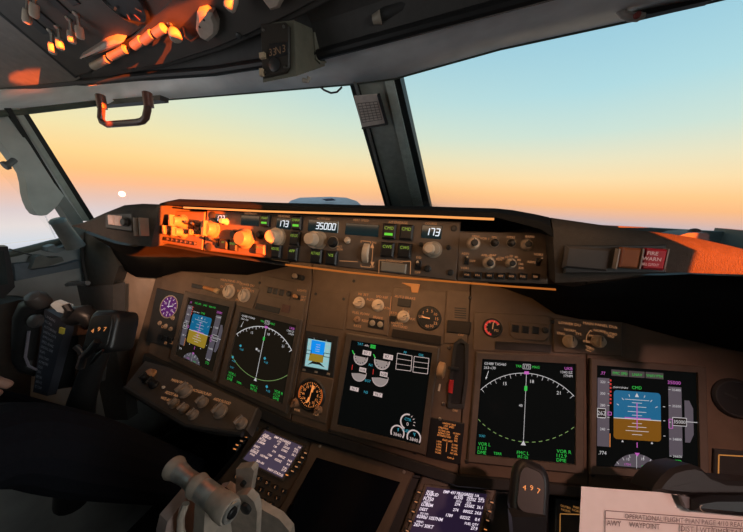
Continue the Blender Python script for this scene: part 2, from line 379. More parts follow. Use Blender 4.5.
# window panes
bl = [Vector((-.95, .10, .25)), Vector((-.5, .55, .25)), Vector((-.09, .83, .25))]
def pane(i, pts): struct('window_%d' % i, slab(MB(), pts, .008, (0, 1, .3)), mGL)
mb = MB(); top = [p+Vector((0, .02, .01)) for p in (HL[0]+Vector((-.12, 0, 0)), HL[2], HL[4], HL[5])]
strip(mb, [top, [Vector((-1.08, .06, .22)), Vector((-.70, .40, .22)), Vector((-.38, .68, .22)), Vector((-.08, .83, .22))]], .008, (0, 1, .3)); struct('window_1', mb, mGL)
mb = MB(); top = [p+Vector((0, .02, .01)) for p in HL[6:10]+[HL[11]]]
strip(mb, [top, [Vector((-.06, .83, .22)), Vector((.2, .75, .22)), Vector((.5, .66, .22)), Vector((.8, .55, .22)), Vector((1.05, .42, .22))]], .008, (0, 1, .3)); struct('window_2', mb, mGL)
struct('window_3', slab(MB(), [Vector((-.965, -.9, .19)), Vector((-.975, .02, .22)), Vector((-.90, -.06, .55)), Vector((-.88, -.9, .6))], .008, (-1, 0, 0)), mGL)
# left wall below and above the side window
sill = [(-60, 266), (0, 256), (12, 254), (40, 247), (62, 241), (80, 238), (100, 245)]
up_ = [aX(x, y, -.955) for x, y in sill]; up_[0].y = -1.0; up_.insert(0, Vector((-.955, -1.7, .17))); up_.append(Vector((-.955, .78, .20)))
low = [Vector((-.955, p.y, -.9)) for p in up_]; mid = [Vector((-.93, p.y, p.z-.09)) for p in up_]
for p in mid[:1]: p.y = -1.7
struct('wall_left', strip(MB(), [up_, mid, low], .05, (-1, 0, 0)), M('side_wall_grey', (.30, .31, .30), .65, scale=15))
struct('trim_14', MB().box(-1.1, -.87, -1.7, -.62, .6, 1.45).box(-1.1, -.9, -1.7, -.75, .15, .62), mGREYD)
struct('trim_15', MB().tube([p+Vector((.012, 0, .004)) for p in up_[1:]], .009, 8), M('olive_sill_edge', (.12, .13, .105), .55))
struct('light_cover', MB().box(-.955, -.55, .10, .80, .20, .225).box(-.60, 1.0, .16, .80, .16, .18), mSEAL)  # unseen cover, added to keep light out of the footwell
# ================================================================== GLARESHIELD
gs = Thing('glareshield', 'dark glareshield running across the cockpit below the windscreen, orange sunlit at its right end', 'glareshield', WF, (0, -.1, .3))
ST = [(72, 224, 227), (80, 221, 229), (97, 213, 236), (117, 205, 243), (135, 203.5, 247), (151, 205, 249), (160, 201, 206.5), (172, 198.6, 206), (200, 199.6, 207), (260, 202, 210), (345, 204.5, 213), (430, 206.3, 216), (497, 208.2, 219), (515, 210, 224), (540, 214.6, 231), (553, 217.6, 240)]
STR = [(555, 218, 286), (600, 224.5, 284), (650, 231.5, 277), (680, 235, 276), (705, 239, 277), (743, 247.5, 278), (800, 262, 284), (870, 290, 305)]
def hood(st, y, under):
    rows = [[] for _ in range(7)]
    for k, (x, t, b) in enumerate(st):
        T = aY(x, t, y); B = aY(x, b, y); dz = T.z-B.z; r = min(.012, dz*.4)
        f = .8 - max(0, abs(T.x+.09)-.05)*.72
        for row, p in zip(rows, ((T.x, f, T.z-.10), (T.x, f, T.z-.035), (T.x, y+.05, T.z-.0018), (T.x, y+.012, T.z-.0003), (T.x, y, T.z-r), (B.x, y, B.z+r*.3), (B.x, y+under, B.z+.002))): row.append(p)
    m = MB(); R = len(rows); N = len(st); vs = [p for r in rows for p in r]; fs = []
    for jj in range(R):
        for i in range(N-1): a = jj*N+i; b = ((jj+1) % R)*N+i; fs.append((a, a+1, b+1, b))
    fs.append(tuple(jj*N for jj in range(R))); fs.append(tuple(jj*N+N-1 for jj in reversed(range(R))))
    return m.add(vs, fs)
gs.part('hood', hood(ST[:7], -.118, .12), mHOOD, sm=50)
gs.part('hood', hood(ST[6:], -.125, .12), mFELT, sm=50)
gs.part('hood', hood(STR, -.118, .10), M('brown_grey_vinyl', (.058, .047, .038), .8, scale=160, bump=.3, spec=.15), sm=50)
# lamp strip under the lip
mb = MB(); mb.tube([aY(x, y, -.112) for x, y in ((184, 207.5), (262, 211.2), (345, 213.8), (430, 216.5), (494, 219.2))], .0014, 8)
gs.part('lamp_strip', mb, M('warm_lamp_strip', (.1, .05, .02), emit=1.0, ecol=(1, .38, .10)), label='glowing warm lamp strip')
# black fairing from the autopilot panel down to the instrument panel
def fairing(tp, bt, yt=-.08, w=.004):
    A = [aY(x, y, yt) for x, y in tp]; B = [fp(PF, p, w) for p in bt]
    Mi = [(a*.5+b*.5)+Vector((0, .012, .006)) for a, b in zip(A, B)]
    m = MB(); strip(m, [A, Mi, B], .006, (0, 1, -.3)); return m
gs.part('fairing', fairing([(92, 236), (112, 243), (135, 247), (160, 243), (185, 248), (205, 251), (240, 257), (285, 264)], [(112, 252), (120, 268), (136, 277), (154, 278), (180, 271), (210, 273), (246, 275), (287, 266)]), mFELT, sm=60)
gs.part('fairing', fairing([(470, 281), (500, 282), (553, 284), (575, 287), (600, 283), (650, 276), (690, 274), (743, 277), (830, 284)], [(490, 284), (506, 289), (532, 298), (556, 314), (580, 319), (622, 322), (680, 338), (743, 352), (850, 372)]), mFELT, sm=60)
# ledge below the autopilot panel; the amber light on it is emissive colour
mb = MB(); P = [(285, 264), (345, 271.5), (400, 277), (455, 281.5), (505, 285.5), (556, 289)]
strip(mb, [[aY(x, y, -.094) for x, y in P], [aY(x, y+1.5, -.096) for x, y in P]], .002, (0, 1, 0)); gs.part('ledge', mb, M('painted_amber_light', (.04, .025, .015), .45, emit=.42, ecol=(1, .27, .04)), label='ledge edge with painted amber light')
mb = MB(); P = [(158, 243), (185, 247.5), (205, 251.5), (240, 257), (285, 264)]
strip(mb, [[aY(x, y, -.094) for x, y in P], [aY(x, y+2, -.097) for x, y in P]], .012, (0, 1, 0)); gs.part('ledge', mb, mDARK)

# ------------------------------------------------------------------ generic panel furniture
def rect(f, cx, cy, w, h, ww=0):
    u, v = f.px(cx, cy, ww); a, b = f.size(cx, cy, w, h); return u-a/2, u+a/2, v-b/2, v+b/2
def plate(f, pts, w0, w1, ch=.0015): return MB().prism([f.px(*p) for p in reversed(pts)], w0, w1, ch)
def screw(T, x, y, r=2.2, w=.004, mat=None):
    u, v = T.f.px(x, y, w); R = T.f.size(x, y, r*2, r*2)[0]/2
    o = T.part('screw', MB().lathe((u, v, w), [(R, 0), (R, .0012), (R*.7, .0022)], n=14), mat or mDARK)
def knob(T, x, y, r, h=.014, w=.003, mat=None, skirt=True, bar=True, name='knob', ang=90, pm=None, tip=None):
    """a rotary knob: skirt, tapered body, grip bar; x, y where its base stands"""
    f = T.f; u, v = f.px(x, y, w); R = f.size(x, y, r*2, r*2)[0]/2
    prof = ([(R*1.15, 0), (R*1.15, h*.18), (R*.9, h*.28)] if skirt else [(R*.9, 0)]) + [(R*.82, h*.88), (R*.70, h)]
    k = T.part(name, MB().lathe((u, v, w), prof, n=28), mat or mKNOB)
    if bar:
        a = math.radians(ang); c, s_ = math.cos(a), math.sin(a); q = R*.24
        pts = [(u+R*1.0*c*p-q*s_*k2, v+R*1.0*s_*p+q*c*k2) for p, k2 in ((-.9, -1), (.95, -1), (.95, 1), (-.9, 1))]
        T.part('grip', MB().prism(pts, w+h*.8, w+h*1.25, R*.08), mat or mKNOB, k)
        T.part('pointer', MB().line((u+R*.1*c, v+R*.1*s_), (u+R*.9*c, v+R*.9*s_), R*.14, w+h*1.25+.0004), pm or mBLACK, k)
    return k
def button(T, x, y, wp, hp, leg=None, bar=False, d=.007, w=.003, mat=None, legm=None, name='button', lw=.8):
    f = T.f; u, v = f.px(x, y, w); a, b = f.size(x, y, wp, hp)
    o = T.part(name, MB().cbox(u, v, a, b, w-.002, w+d, min(a, b)*.12), mat or mBLACK)
    if leg:
        T.part('legend', MB().text(leg, u, v+b*.2, b*.2, w+d+.0004, mw=a*lw), legm or mLEGG, o)
    if bar: T.part('light_bar', MB().cbox(u, v-b*.2, a*.62, b*.16, w+d-.0003, w+d+.0004), mBARG, o)
    return o
def toggle(T, x, y, wp, hp, ang=70, L_=.013, w=.003, mat=None):
    """bat-handle switch standing on a small black base"""
    f = T.f; u, v = f.px(x, y, w); a, b = f.size(x, y, wp, hp)
    o = T.part('switch', MB().cbox(u, v, a, b, w-.001, w+.0015, .0006), mBLACK)
    t = math.radians(ang); d = Vector((0, math.cos(t), math.sin(t)))
    c = Vector((u, v, w+.001)); q = a*.26
    T.part('handle', MB().tube([c, c+d*L_*.6, c+d*L_], [q*.6, q, q*.8], 10), mat or mSTEEL, o)
    return o
def label(T, s, x, y, hp, w=.0046, m=None, mw=None, al='c'):
    f = T.f; u, v = f.px(x, y, w); b = f.size(x, y, hp, hp)[1]
    return T.part('legend', MB().text(s, u, v, b, w, al, mw=f.size(x, y, mw, 4)[0] if mw else None), m or mORGD)
def window(T, x, y, wp, hp, s=None, dh=None, w=.003, sx=0, al='c', dm=None):
    f = T.f; u, v = f.px(x, y, w); a, b = f.size(x, y, wp, hp)
    o = T.part('display_window', MB().cbox(u, v, a, b, w-.002, w+.0012, .0006), mLCD)
    if s: T.part('digits', MB().seg(s, u+sx*a, v, b*(dh or .62), w+.0018, al), dm or mSEG, o)
    return o

# ================================================================== AUTOPILOT PANEL
mc = Thing('autopilot_panel', 'long grey-brown autopilot panel in the middle of the glareshield, reading 173, 35000 and 173', 'control panel', MF, MF.px(335, 243))
mc.part('faceplate', plate(MF, [(208, 210.5), (461, 222), (456, 281), (205, 250.5)], -.03, .003), mMCP)
for x, y in ((213, 215.5), (454, 228.5), (450.5, 272.5), (209, 247)): screw(mc, x, y, 3.2, .003)
# course (left)
window(mc, 221, 218.5, 13, 8.5, '173', .6); knob(mc, 212.8, 229.5, 6.3, .016, .003, M('knob_darkened_for_sun', (.22, .17, .12), .5)); knob(mc, 226.8, 221.8, 2.4, .013, bar=False)  # knob colour darkened here to offset the direct sun
toggle(mc, 216.5, 242, 4.5, 7)
button(mc, 226.3, 244.4, 7, 10, 'N1'); button(mc, 235.7, 245.9, 7, 10, 'SPEED')
window(mc, 250.3, 220.6, 18, 10.5); label(mc, 'IAS/MACH', 250.5, 213.4, 2.2)
knob(mc, 246.5, 239, 7.2, .017, .003, M('knob_darkened_for_sun', (.22, .17, .12), .5), bar=False); knob(mc, 236.5, 234.5, 3.6, .009, mat=mDARK, bar=False)
k = knob(mc, 260.2, 235, 3.2, .007, mat=mBLACK, bar=False, name='push_button')
button(mc, 267, 221, 8.5, 12, 'VNAV', True)
button(mc, 262.5, 249.6, 9, 10, 'LVL CHG', mat=mMCP)
label(mc, 'HEADING', 284, 216.2, 2.2)
window(mc, 283.8, 223.8, 14.5, 10.5, '173', .54)
knob(mc, 276.2, 237, 6.8, .016, .003, bar=False); u = knob(mc, 277.2, 237.2, 7.6, .004, mat=mKNOBG, bar=False, name='bank_selector')
button(mc, 298.3, 223.3, 9.5, 13.5, 'LNAV', True); button(mc, 296.4, 238.7, 9.5, 13.5, 'VOR LOC'); button(mc, 277.9, 251.5, 9.5, 13, 'HDG SEL'); button(mc, 294.3, 253.8, 9.5, 13.5, 'APP')
label(mc, 'ALTITUDE', 323.5, 218.8, 2.2)
window(mc, 323.2, 226.2, 30, 11.5, '35000', .52, sx=.10)
knob(mc, 314.5, 239.6, 6.6, .018, .003, bar=False); knob(mc, 318, 240.2, 7.8, .005, mat=mKNOBG, bar=False, name='knob_skirt')
knob(mc, 333, 242.3, 4.3, .008, mat=mBLACK, bar=False, name='push_button')
u, v = MF.px(333, 242.3, .0035); mc.part('ring', MB().arc((u, v), .0078, .0092, 0, 360, .0036), mKNOBG)
button(mc, 317.5, 256.2, 11, 14, 'ALT HLD'); button(mc, 332.5, 258.1, 11, 14, 'V/S')
label(mc, 'ALT', 339.5, 246.5, 2); label(mc, 'INTV', 339.8, 249.4, 2)
knob(mc, 347.6, 240.4, 2.8, .006, mat=mKNOB, bar=False, name='push_button')
label(mc, 'VERT SPEED', 361, 220.2, 2.2)
window(mc, 361.8, 229.9, 33, 11.5)
u, v = MF.px(365.9, 253.2, .003); a, b = MF.size(365.9, 253.2, 9, 23)
mc.part('thumbwheel', MB().lathe((u-a*.35, v, -.006), [(b*.46, 0), (b*.5, a*.1), (b*.5, a*.6), (b*.46, a*.7)], (1, 0, 0), 40), mKNOB)
m_ = MB()
for s_ in (1, -1):
    y = 241 if s_ > 0 else 266.8
    p = [MF.px(361, y+s_*2-.3, .0036), MF.px(361, y-.3, .0036), MF.px(370.5, y+.6, .0036), MF.px(370.5, y+s_*2+.6, .0036)]
    for q, r in zip(p, p[1:]): m_.line(q, r, .0009, .0036)
m_.line(MF.px(340.5, 260.8), MF.px(358.5, 261.8), .0009, .0036); m_.line(MF.px(373.6, 247), MF.px(372.4, 263), .0009, .0036)
for y, d in ((246, 1), (264, -1)):
    q = MF.px(373, y); m_.flat([(q[0]-.003, q[1]-.003*d), (q[0]+.003, q[1]-.003*d), (q[0], q[1]+.004*d)], .0037)
mc.part('panel_lines', m_, mORGD)
label(mc, 'DN', 374, 242.6, 2.2); label(mc, 'UP', 372.6, 266.8, 2.2)
label(mc, 'A/P ENGAGE', 398, 222.4, 2.4)
button(mc, 389.9, 231.7, 13, 15, 'CMD', True); button(mc, 406.9, 232.7, 13, 15, 'CMD'); button(mc, 388, 249.8, 13, 14.5, 'CWS'); button(mc, 405, 250.8, 13, 14.5, 'CWS')
u0, u1, v0, v1 = rect(MF, 394.3, 267.6, 25, 9.5); mc.part('disengage_bar', MB().box(u0, u1, v0, v1, .002, .009, .0015), mKNOBG)
label(mc, 'DISENGAGE', 394.5, 261, 2.2)
m_ = MB()
for xs in ((386, 379.8), (403, 411)):
    y = 260.2+(xs[0]-386)*.07; m_.line(MF.px(xs[0], y), MF.px(xs[1], y), .0009, .0037); m_.line(MF.px(xs[1], y), MF.px(xs[1]-.4, y+13), .0009, .0037)
mc.part('panel_lines', m_, mORGD)
label(mc, 'COURSE', 431, 223.6, 2.2)
window(mc, 431.5, 232, 20, 13, '173', .52, sx=.05)
knob(mc, 433.6, 249.6, 7.4, .006, mat=mKNOBG, bar=False, name='knob_skirt'); knob(mc, 429.8, 249, 6, .018, bar=False)
label(mc, 'F/D', 418.8, 257.6, 2.4); toggle(mc, 418.2, 265, 6, 9); label(mc, 'OFF', 417.6, 272.4, 2.3)
knob(mc, 427.6, 268.6, 3, .006, mat=mDARK, bar=False, name='push_button')
knob(mc, 421, 244.5, 2, .004, mat=mBLACK, bar=False, name='push_button'); knob(mc, 448.5, 247.5, 2.2, .004, mat=mBLACK, bar=False, name='push_button')

# ================================================================== DISPLAY CONTROL PANELS either side
def efis(lab, quad, knobs, tog, btn, ctr, rim):
    T = Thing('display_control_panel', lab, 'control panel', MF, MF.px(*ctr), 'display control panels in the glareshield')
    T.part('faceplate', plate(MF, quad, -.03, .003), mMCP)
    for x, y, r, h, two in knobs:
        k = knob(T, x, y, r, h, .003, (mKNOB if x > 300 else M('knob_darkened_for_sun', (.22, .17, .12), .5)) if two else mDARK, bar=two, ang=100)  # left knobs get a darker colour to offset the sun on them
        u, v = MF.px(x, y, .0035); R = MF.size(x, y, 2*r, 2*r)[0]/2
        T.part('ring', MB().arc((u, v), R*1.2, R*1.34, 0, 360, .0038), mKNOBG, k)
        if x > 300: T.part('cap', MB().lathe((u, v, .003+h), [(R*.66, -.001), (R*.66, h*.3), (R*.5, h*.36)]), mDARK, k)
    for x, y in tog: toggle(T, x, y, 4.5, 7.5)
    n = ['WXR', 'STA', 'WPT', 'ARPT', 'DATA', 'POS', 'TERR']
    for i, (x, y) in enumerate(btn): button(T, x, y, rim, rim*.88, None, d=.005); label(T, n[i], x, y, rim*.26, .0085, mORGD, mw=rim*.7)
    return T
efis('small display control panel left of the autopilot panel, washed orange by the sun',
    [(158.5, 210.5), (206.5, 212), (203.5, 250), (156, 241.5)], [(166, 220.8, 3.4, .018, True), (183, 222.4, 4.4, .02, True), (173.5, 231, 3.4, .016, True), (184, 232.6, 3.6, .018, True), (197, 233, 2.2, .012, True)], [(192, 225), (198, 226.5)],
    [(167.9+i*4.55, 239+i*.75) for i in range(7)], (182, 230), 3.9)
E2 = efis('brown display control panel right of the autopilot panel, beside the master caution lights',
    [(458, 231.5), (547.5, 233), (547, 284), (456.8, 281)], [(473.5, 243.5, 5.2, .013, True), (494.6, 242.8, 3.6, .008, False), (511.2, 243, 3.6, .008, False), (526.6, 244.6, 5, .008, True), (489, 263, 5.2, .010, True), (510.7, 263.2, 4.4, .010, True)], [(466.4, 260.6), (538, 262)],
    [(466.8, 274.6), (477.7, 275.2), (489.4, 275.6), (500.7, 276), (511.6, 276.2), (522.9, 276.4), (535.2, 276.6)], (502, 258), 7)
for s_, x, y in (('MINS', 476, 236.4), ('VOR 1', 484.5, 238.5), ('FPV', 494.5, 237.3), ('MTRS', 511, 237.4), ('BARO', 530, 236.6), ('APP', 484, 255.2), ('VOR', 488.6, 256.2), ('MAP', 493, 255.2), ('PLN', 499, 259.5), ('CTR', 501, 258),
                 ('10', 507, 257), ('20', 511, 256), ('40', 516, 257), ('80', 519, 260), ('160', 521, 264), ('320', 521, 268), ('ADF1', 465.2, 253.6), ('OFF', 472.5, 261), ('VOR1', 464.5, 268), ('VOR2', 538.5, 254.5), ('ADF2', 531.5, 262)):
    label(E2, s_, x, y, 2.2, m=mORGD)

# ================================================================== WARNING LIGHTS
def warnbox(lab, quad, group='warning light units in the glareshield'):
    T = Thing('warning_light_unit', lab, 'warning lights', GF, GF.px(sum(q[0] for q in quad)/4, sum(q[1] for q in quad)/4), group)
    T.part('plate', MB().prism([GF.px(*p, .012) for p in reversed(quad)], .010, .0165, .0015), mDARK); return T
T = warnbox('warning light unit at the left end of the glareshield with two pale windows', [(108, 214), (135, 213), (135, 232), (108, 228)])
for x in (112.6, 119.0): button(T, x, 220+(x-113)*.12, 5, 9.5, None, w=.017, d=.004, mat=M('pale_pink_lens', (.80, .58, .52), .4), name='light')
knob(T, 126, 222, 2.8, .006, .017, mDARK, bar=False, name='push_button')
for x in (141.5, 147): button(T, x, 227, 1.6, 17, None, w=.0165, d=.012, mat=M('fin_brown', (.14, .11, .09)), name='guard')
T = warnbox('warning light unit on the right glareshield with amber and red FIRE WARN lights', [(563, 245), (664, 244), (664, 273), (563, 273)])
button(T, 586.5, 258.5, 44, 22, None, w=.017, d=.002, mat=M('blank_plate_brown', (.055, .045, .04), .6), name='blank_plate')
button(T, 626.6, 257.6, 18, 19, None, w=.017, d=.007, mat=M('amber_caution_lens', (.28, .085, .025), .35), name='caution_light')
b_ = button(T, 651.5, 258.8, 19, 19.5, None, w=.017, d=.007, mat=M('red_fire_lens', (.55, .02, .035), .35), name='fire_light')
u, v = GF.px(651.5, 258.8, .0245); a, b = GF.size(651.5, 258.8, 19, 19)
T.part('lettering', MB().text('FIRE', u, v+b*.27, b*.17, .0247, bold=.02).text('WARN', u, v+.0*b, b*.17, .0247, bold=.02).text('BELL CUTOUT', u, v-b*.28, b*.12, .0247, mw=a*.84, bold=.02), M('pink_lettering', (.95, .62, .62), .5), b_)
for x in (614.5, 637.8, 662): button(T, x, 258.5, 1.5, 19, None, w=.017, d=.0065, mat=M('fin_pale', (.3, .25, .22)), name='guard')
# ================================================================== MAIN INSTRUMENT PANEL
ip = Thing('instrument_panel', 'wide brown main instrument panel below the glareshield carrying the displays', 'instrument panel', PF, PF.px(390, 380))
def ppart(name, pts, w0=-.03, w1=0, mat=mPANEL, ch=.0012): return ip.part(name, plate(PF, pts, w0, w1, ch), mat)
ppart('captain_panel', [(165, 262), (311.6, 262), (311.6, 284), (301, 350), (290, 420), (148, 353), (156, 310)])
ppart('centre_panel', [(312.6, 255), (470.5, 268), (470, 290), (462, 400), (458, 474), (291, 421), (302, 350), (312.4, 284)])
ppart('first_officer_panel', [(471.5, 268), (585.5, 262), (586, 350), (588, 486), (459.4, 474), (463, 400), (471, 290)])
ppart('outboard_panel', [(586.6, 275), (760, 275), (860, 320), (860, 510), (743, 500), (589, 486), (587, 350)])
ppart('side_return', [(165, 262), (156, 310), (148, 353), (128, 391), (123, 384), (142, 318), (156, 268)], -.035, -.006, mPANEL)
ip.part('bottom_lip', MB().prism([PF.px(*p) for p in ((148, 353), (290, 420), (458, 474), (588, 486), (743, 500), (860, 512), (860, 520), (743, 508), (588, 495), (458, 484), (290, 430), (146, 362))], -.03, .012, .003), mDARK)
# module plates with seams
def module(pts, m=mPANEL2, w=.003): return ppart('module_plate', pts, -.002, w, m, .001)
module([(206, 276), (261, 289), (253, 309), (199, 296)]); module([(262, 275), (309, 285), (302, 322), (256, 309)], mPANEL2, .002)
module([(351, 290), (391, 293), (388, 336), (346, 329)]); module([(393, 287), (446, 292), (443, 345), (390, 336)], mPANEL2, .002)
module([(447, 290), (470, 291.5), (467, 345), (444, 343)], mPANEL2, .002)
module([(553, 318), (621, 322), (621, 356), (553, 352)]); module([(474, 312), (550, 316), (550, 354), (473, 350)], mPANEL2, .002)
module([(314, 290), (349, 293), (344, 330), (309, 325)], mPANEL, .0015)
for x, y in ((260, 283), (316, 294), (344, 299), (354, 281), (297, 341), (268, 428), (330, 430), (415, 452), (467, 461), (592, 474), (470, 298), (552, 322)): 
    u, v = PF.px(x, y); ip.part('screw', MB().lathe((u, v, -.001), [(.0035, 0), (.0035, .0035), (.0022, .0045)], n=12), mDARK)

DU_G = 'main flight display units'
def display(lab, tl, tr, blc, brc, ext=.085, scr=mSCR, name='display_unit', group=DU_G, f=PF, h=.008, rnd=.0):
    g = quadmap(f, tl, tr, blc, brc); c = g(.5, .5)
    T = Thing(name, lab, 'display', f, (c[0], c[1], 0), group); T.g = g
    e = ext; m = MB(); o = [(-e, -e), (1+e, -e), (1+e, 1+e), (-e, 1+e)]; i_ = [(0, 0), (1, 0), (1, 1), (0, 1)]; k2 = [(-e*.82, -e*.82), (1+e*.82, -e*.82), (1+e*.82, 1+e*.82), (-e*.82, 1+e*.82)]
    vs = [(*g(*p)[:2], -.002) for p in o] + [(*g(*p)[:2], h-.0015) for p in o] + [(*g(*p)[:2], h) for p in k2] + [(*g(*p)[:2], h*.75) for p in i_] + [(*g(*p)[:2], .001) for p in i_]
    fs = [(r*4+q, r*4+(q+1) % 4, r*4+4+(q+1) % 4, r*4+4+q) for r in range(4) for q in range(4)]
    T.part('bezel', m.add(vs, fs), mBEZEL)
    T.part('screen', MB().prism([g(*p)[:2] for p in i_], 0, .002), scr)
    T.W = lambda: MB(lambda a, b, w: (*g(a, b)[:2], .0024+w))
    return T
def put(T, name, m, mat): return T.part(name, m, mat)

def pfd(T, ground, rich):
    put(T, 'airspeed_tape', T.W().flat([(.02, .19), (.145, .19), (.145, .87), (.02, .87)], 0), mTAPE); put(T, 'altitude_tape', T.W().flat([(.735, .145), (.86, .145), (.86, .83), (.735, .83)], 0), mTAPE)
    A = T.W(); A.flat([(.885, .28), (.93, .28), (.965, .36), (.965, .62), (.93, .70), (.885, .70)], 0)
    put(T, 'vertical_speed_tape', A, mTAPE)
    d = T.W(); d.flat([(.42+.27*math.cos(math.radians(a)), -.145+.285*math.sin(math.radians(a))) for a in range(32, 149, 6)], 0); put(T, 'heading_dial', d, mTAPE)
    def rr_(a0, a1, b0, b1, top, r=.035):
        P = []
        for cx, cy, s0, rd in ((a1-r, b1-r, 0, top), (a0+r, b1-r, 90, top), (a0+r, b0+r, 180, not top), (a1-r, b0+r, 270, not top)):
            P += [(cx+r*math.cos(math.radians(s0+q)), cy+r*math.sin(math.radians(s0+q))) for q in range(0, 91, 15)] if rd else [(a1 if s0 in (0, 270) else a0, b1 if s0 in (0, 90) else b0)]
        return P
    put(T, 'sky_ball', T.W().flat(rr_(.19, .66, .477, .755, True), 0), mSKY); put(T, 'ground_ball', T.W().flat(rr_(.19, .66, .27, .477, False), 0), ground)
    w = T.W(); w.line((.19, .477), (.66, .477), .008, .0003)
    for k, b in ((.13, .55), (.07, .515), (.13, .60), (.07, .64), (.17, .67), (.13, .40), (.07, .435), (.16, .36), (.07, .325)): w.line((.425-k/1.4, b), (.425+k/1.4, b), .005, .0003)
    for q in range(-60, 61, 20): c, s_ = math.cos(math.radians(90+q)), math.sin(math.radians(90+q)); w.line((.425+.21*c, .5+.21*s_), (.425+.235*c, .5+.235*s_), .006, .0003)
    w.flat([(.405, .70), (.445, .70), (.425, .74)], .0004)
    put(T, 'horizon_scale', w, mWHITE); w = T.W()
    for i in range(5): w.text(str(320-20*i), .075, .83-.118*i, .026, .0003); w.line((.125, .83-.118*i), (.145, .83-.118*i), .005, .0003)
    put(T, 'mach_text', T.W().text('.774', .075, .13, .035, .0003), mWHITE); w.rline(.02, .105, .47, .56, .006, .0003); put(T, 'airspeed_scale', w, mWHITE); w = T.W()
    for i, s_ in enumerate(('35400', '35200', '', '34800', '34600')): w.text(s_, .81, .80-.165*i, .024, .0003); w.line((.735, .80-.165*i), (.755, .80-.165*i), .005, .0003)
    w.line((.90, .485), (1.0, .485), .006, .0003).rline(.77, .90, .44, .52, .006, .0003); put(T, 'altitude_scale', w, mWHITE); w = T.W()
    w.text('LNAV/VNAV', .26, .785, .02, .0003)
    for q in range(45, 136, 15): c, s_ = math.cos(math.radians(q)), math.sin(math.radians(q)); w.line((.42+.25*c, -.145+.25*s_), (.42+.28*c, -.145+.28*s_), .005, .0003)
    w.text('15', .335, .085, .025, .0003).text('18', .48, .095, .025, .0003); w.line((.42, 0), (.42, .13), .004, .0003)
    for q in (.28, .57): w.flat([(q-.012, .245), (q+.012, .245), (q, .265)], .0003)
    for b in (.62, .48, .33): w.line((.68, b), (.70, b), .006, .0003)
    put(T, 'heading_scale', w, mWHITE)
    put(T, 'airspeed_readout_box', T.W().flat([(.022, .473), (.103, .473), (.103, .557), (.022, .557)], .0004), mBLACK); put(T, 'altitude_readout_box', T.W().flat([(.773, .443), (.897, .443), (.897, .517), (.773, .517)], .0004), mBLACK)
    put(T, 'airspeed_readout', T.W().text('262', .062, .515, .042, .0006), mWHITE); put(T, 'altitude_readout', T.W().text('35000', .834, .48, .034, .0006, mw=.11), mWHITE)
    if rich:
        for a_, b_ in ((.165, .335), (.345, .505), (.515, .69)): put(T, 'mode_window', T.W().flat([(a_, .90), (b_, .90), (b_, .965), (a_, .965)], 0), M('mode_window_grey', (.04, .04, .04), emit=.05, ecol=(.6, .55, .65)))
    w = T.W(); w.text('CMD', .425, .795, .032, .0003).text('FMC SPD', .255, .93, .028, .0003, mw=.15).text('LNAV', .43, .93, .028, .0003).text('VNAV PTH', .60, .93, .028, .0003, mw=.16).text('STD', .805, .09, .035, .0003).text('MAG', .50, .025, .02, .0003)
    put(T, 'mode_text', w, mGREEN)
    w = T.W(); w.line((.425, .38), (.425, .64), .009, .0005).line((.30, .487), (.56, .487), .009, .0005).text('35000', .79, .875, .036, .0003).text('.77', .075, .92, .032, .0003).text('173H', .33, .035, .022, .0003).line((.425, .20), (.425, .25), .008, .0003)
    w.rline(.13, .165, .50, .53, .006, .0003).rline(.735, .77, .41, .50, .006, .0003).flat([(.40, .15), (.45, .15), (.425, .115)], .0004)
    put(T, 'command_bar', w, mMAG)
    w = T.W(); [w.flat([(.148, .86-.038*i), (.165, .86-.038*i), (.165, .84-.038*i), (.148, .84-.038*i)], .0003) for i in range(7 if rich else 4)]; put(T, 'red_band', w, mRED)
    w = T.W(); w.line((.152, .19), (.152, .32), .006, .0003); put(T, 'amber_band', w, mORG)
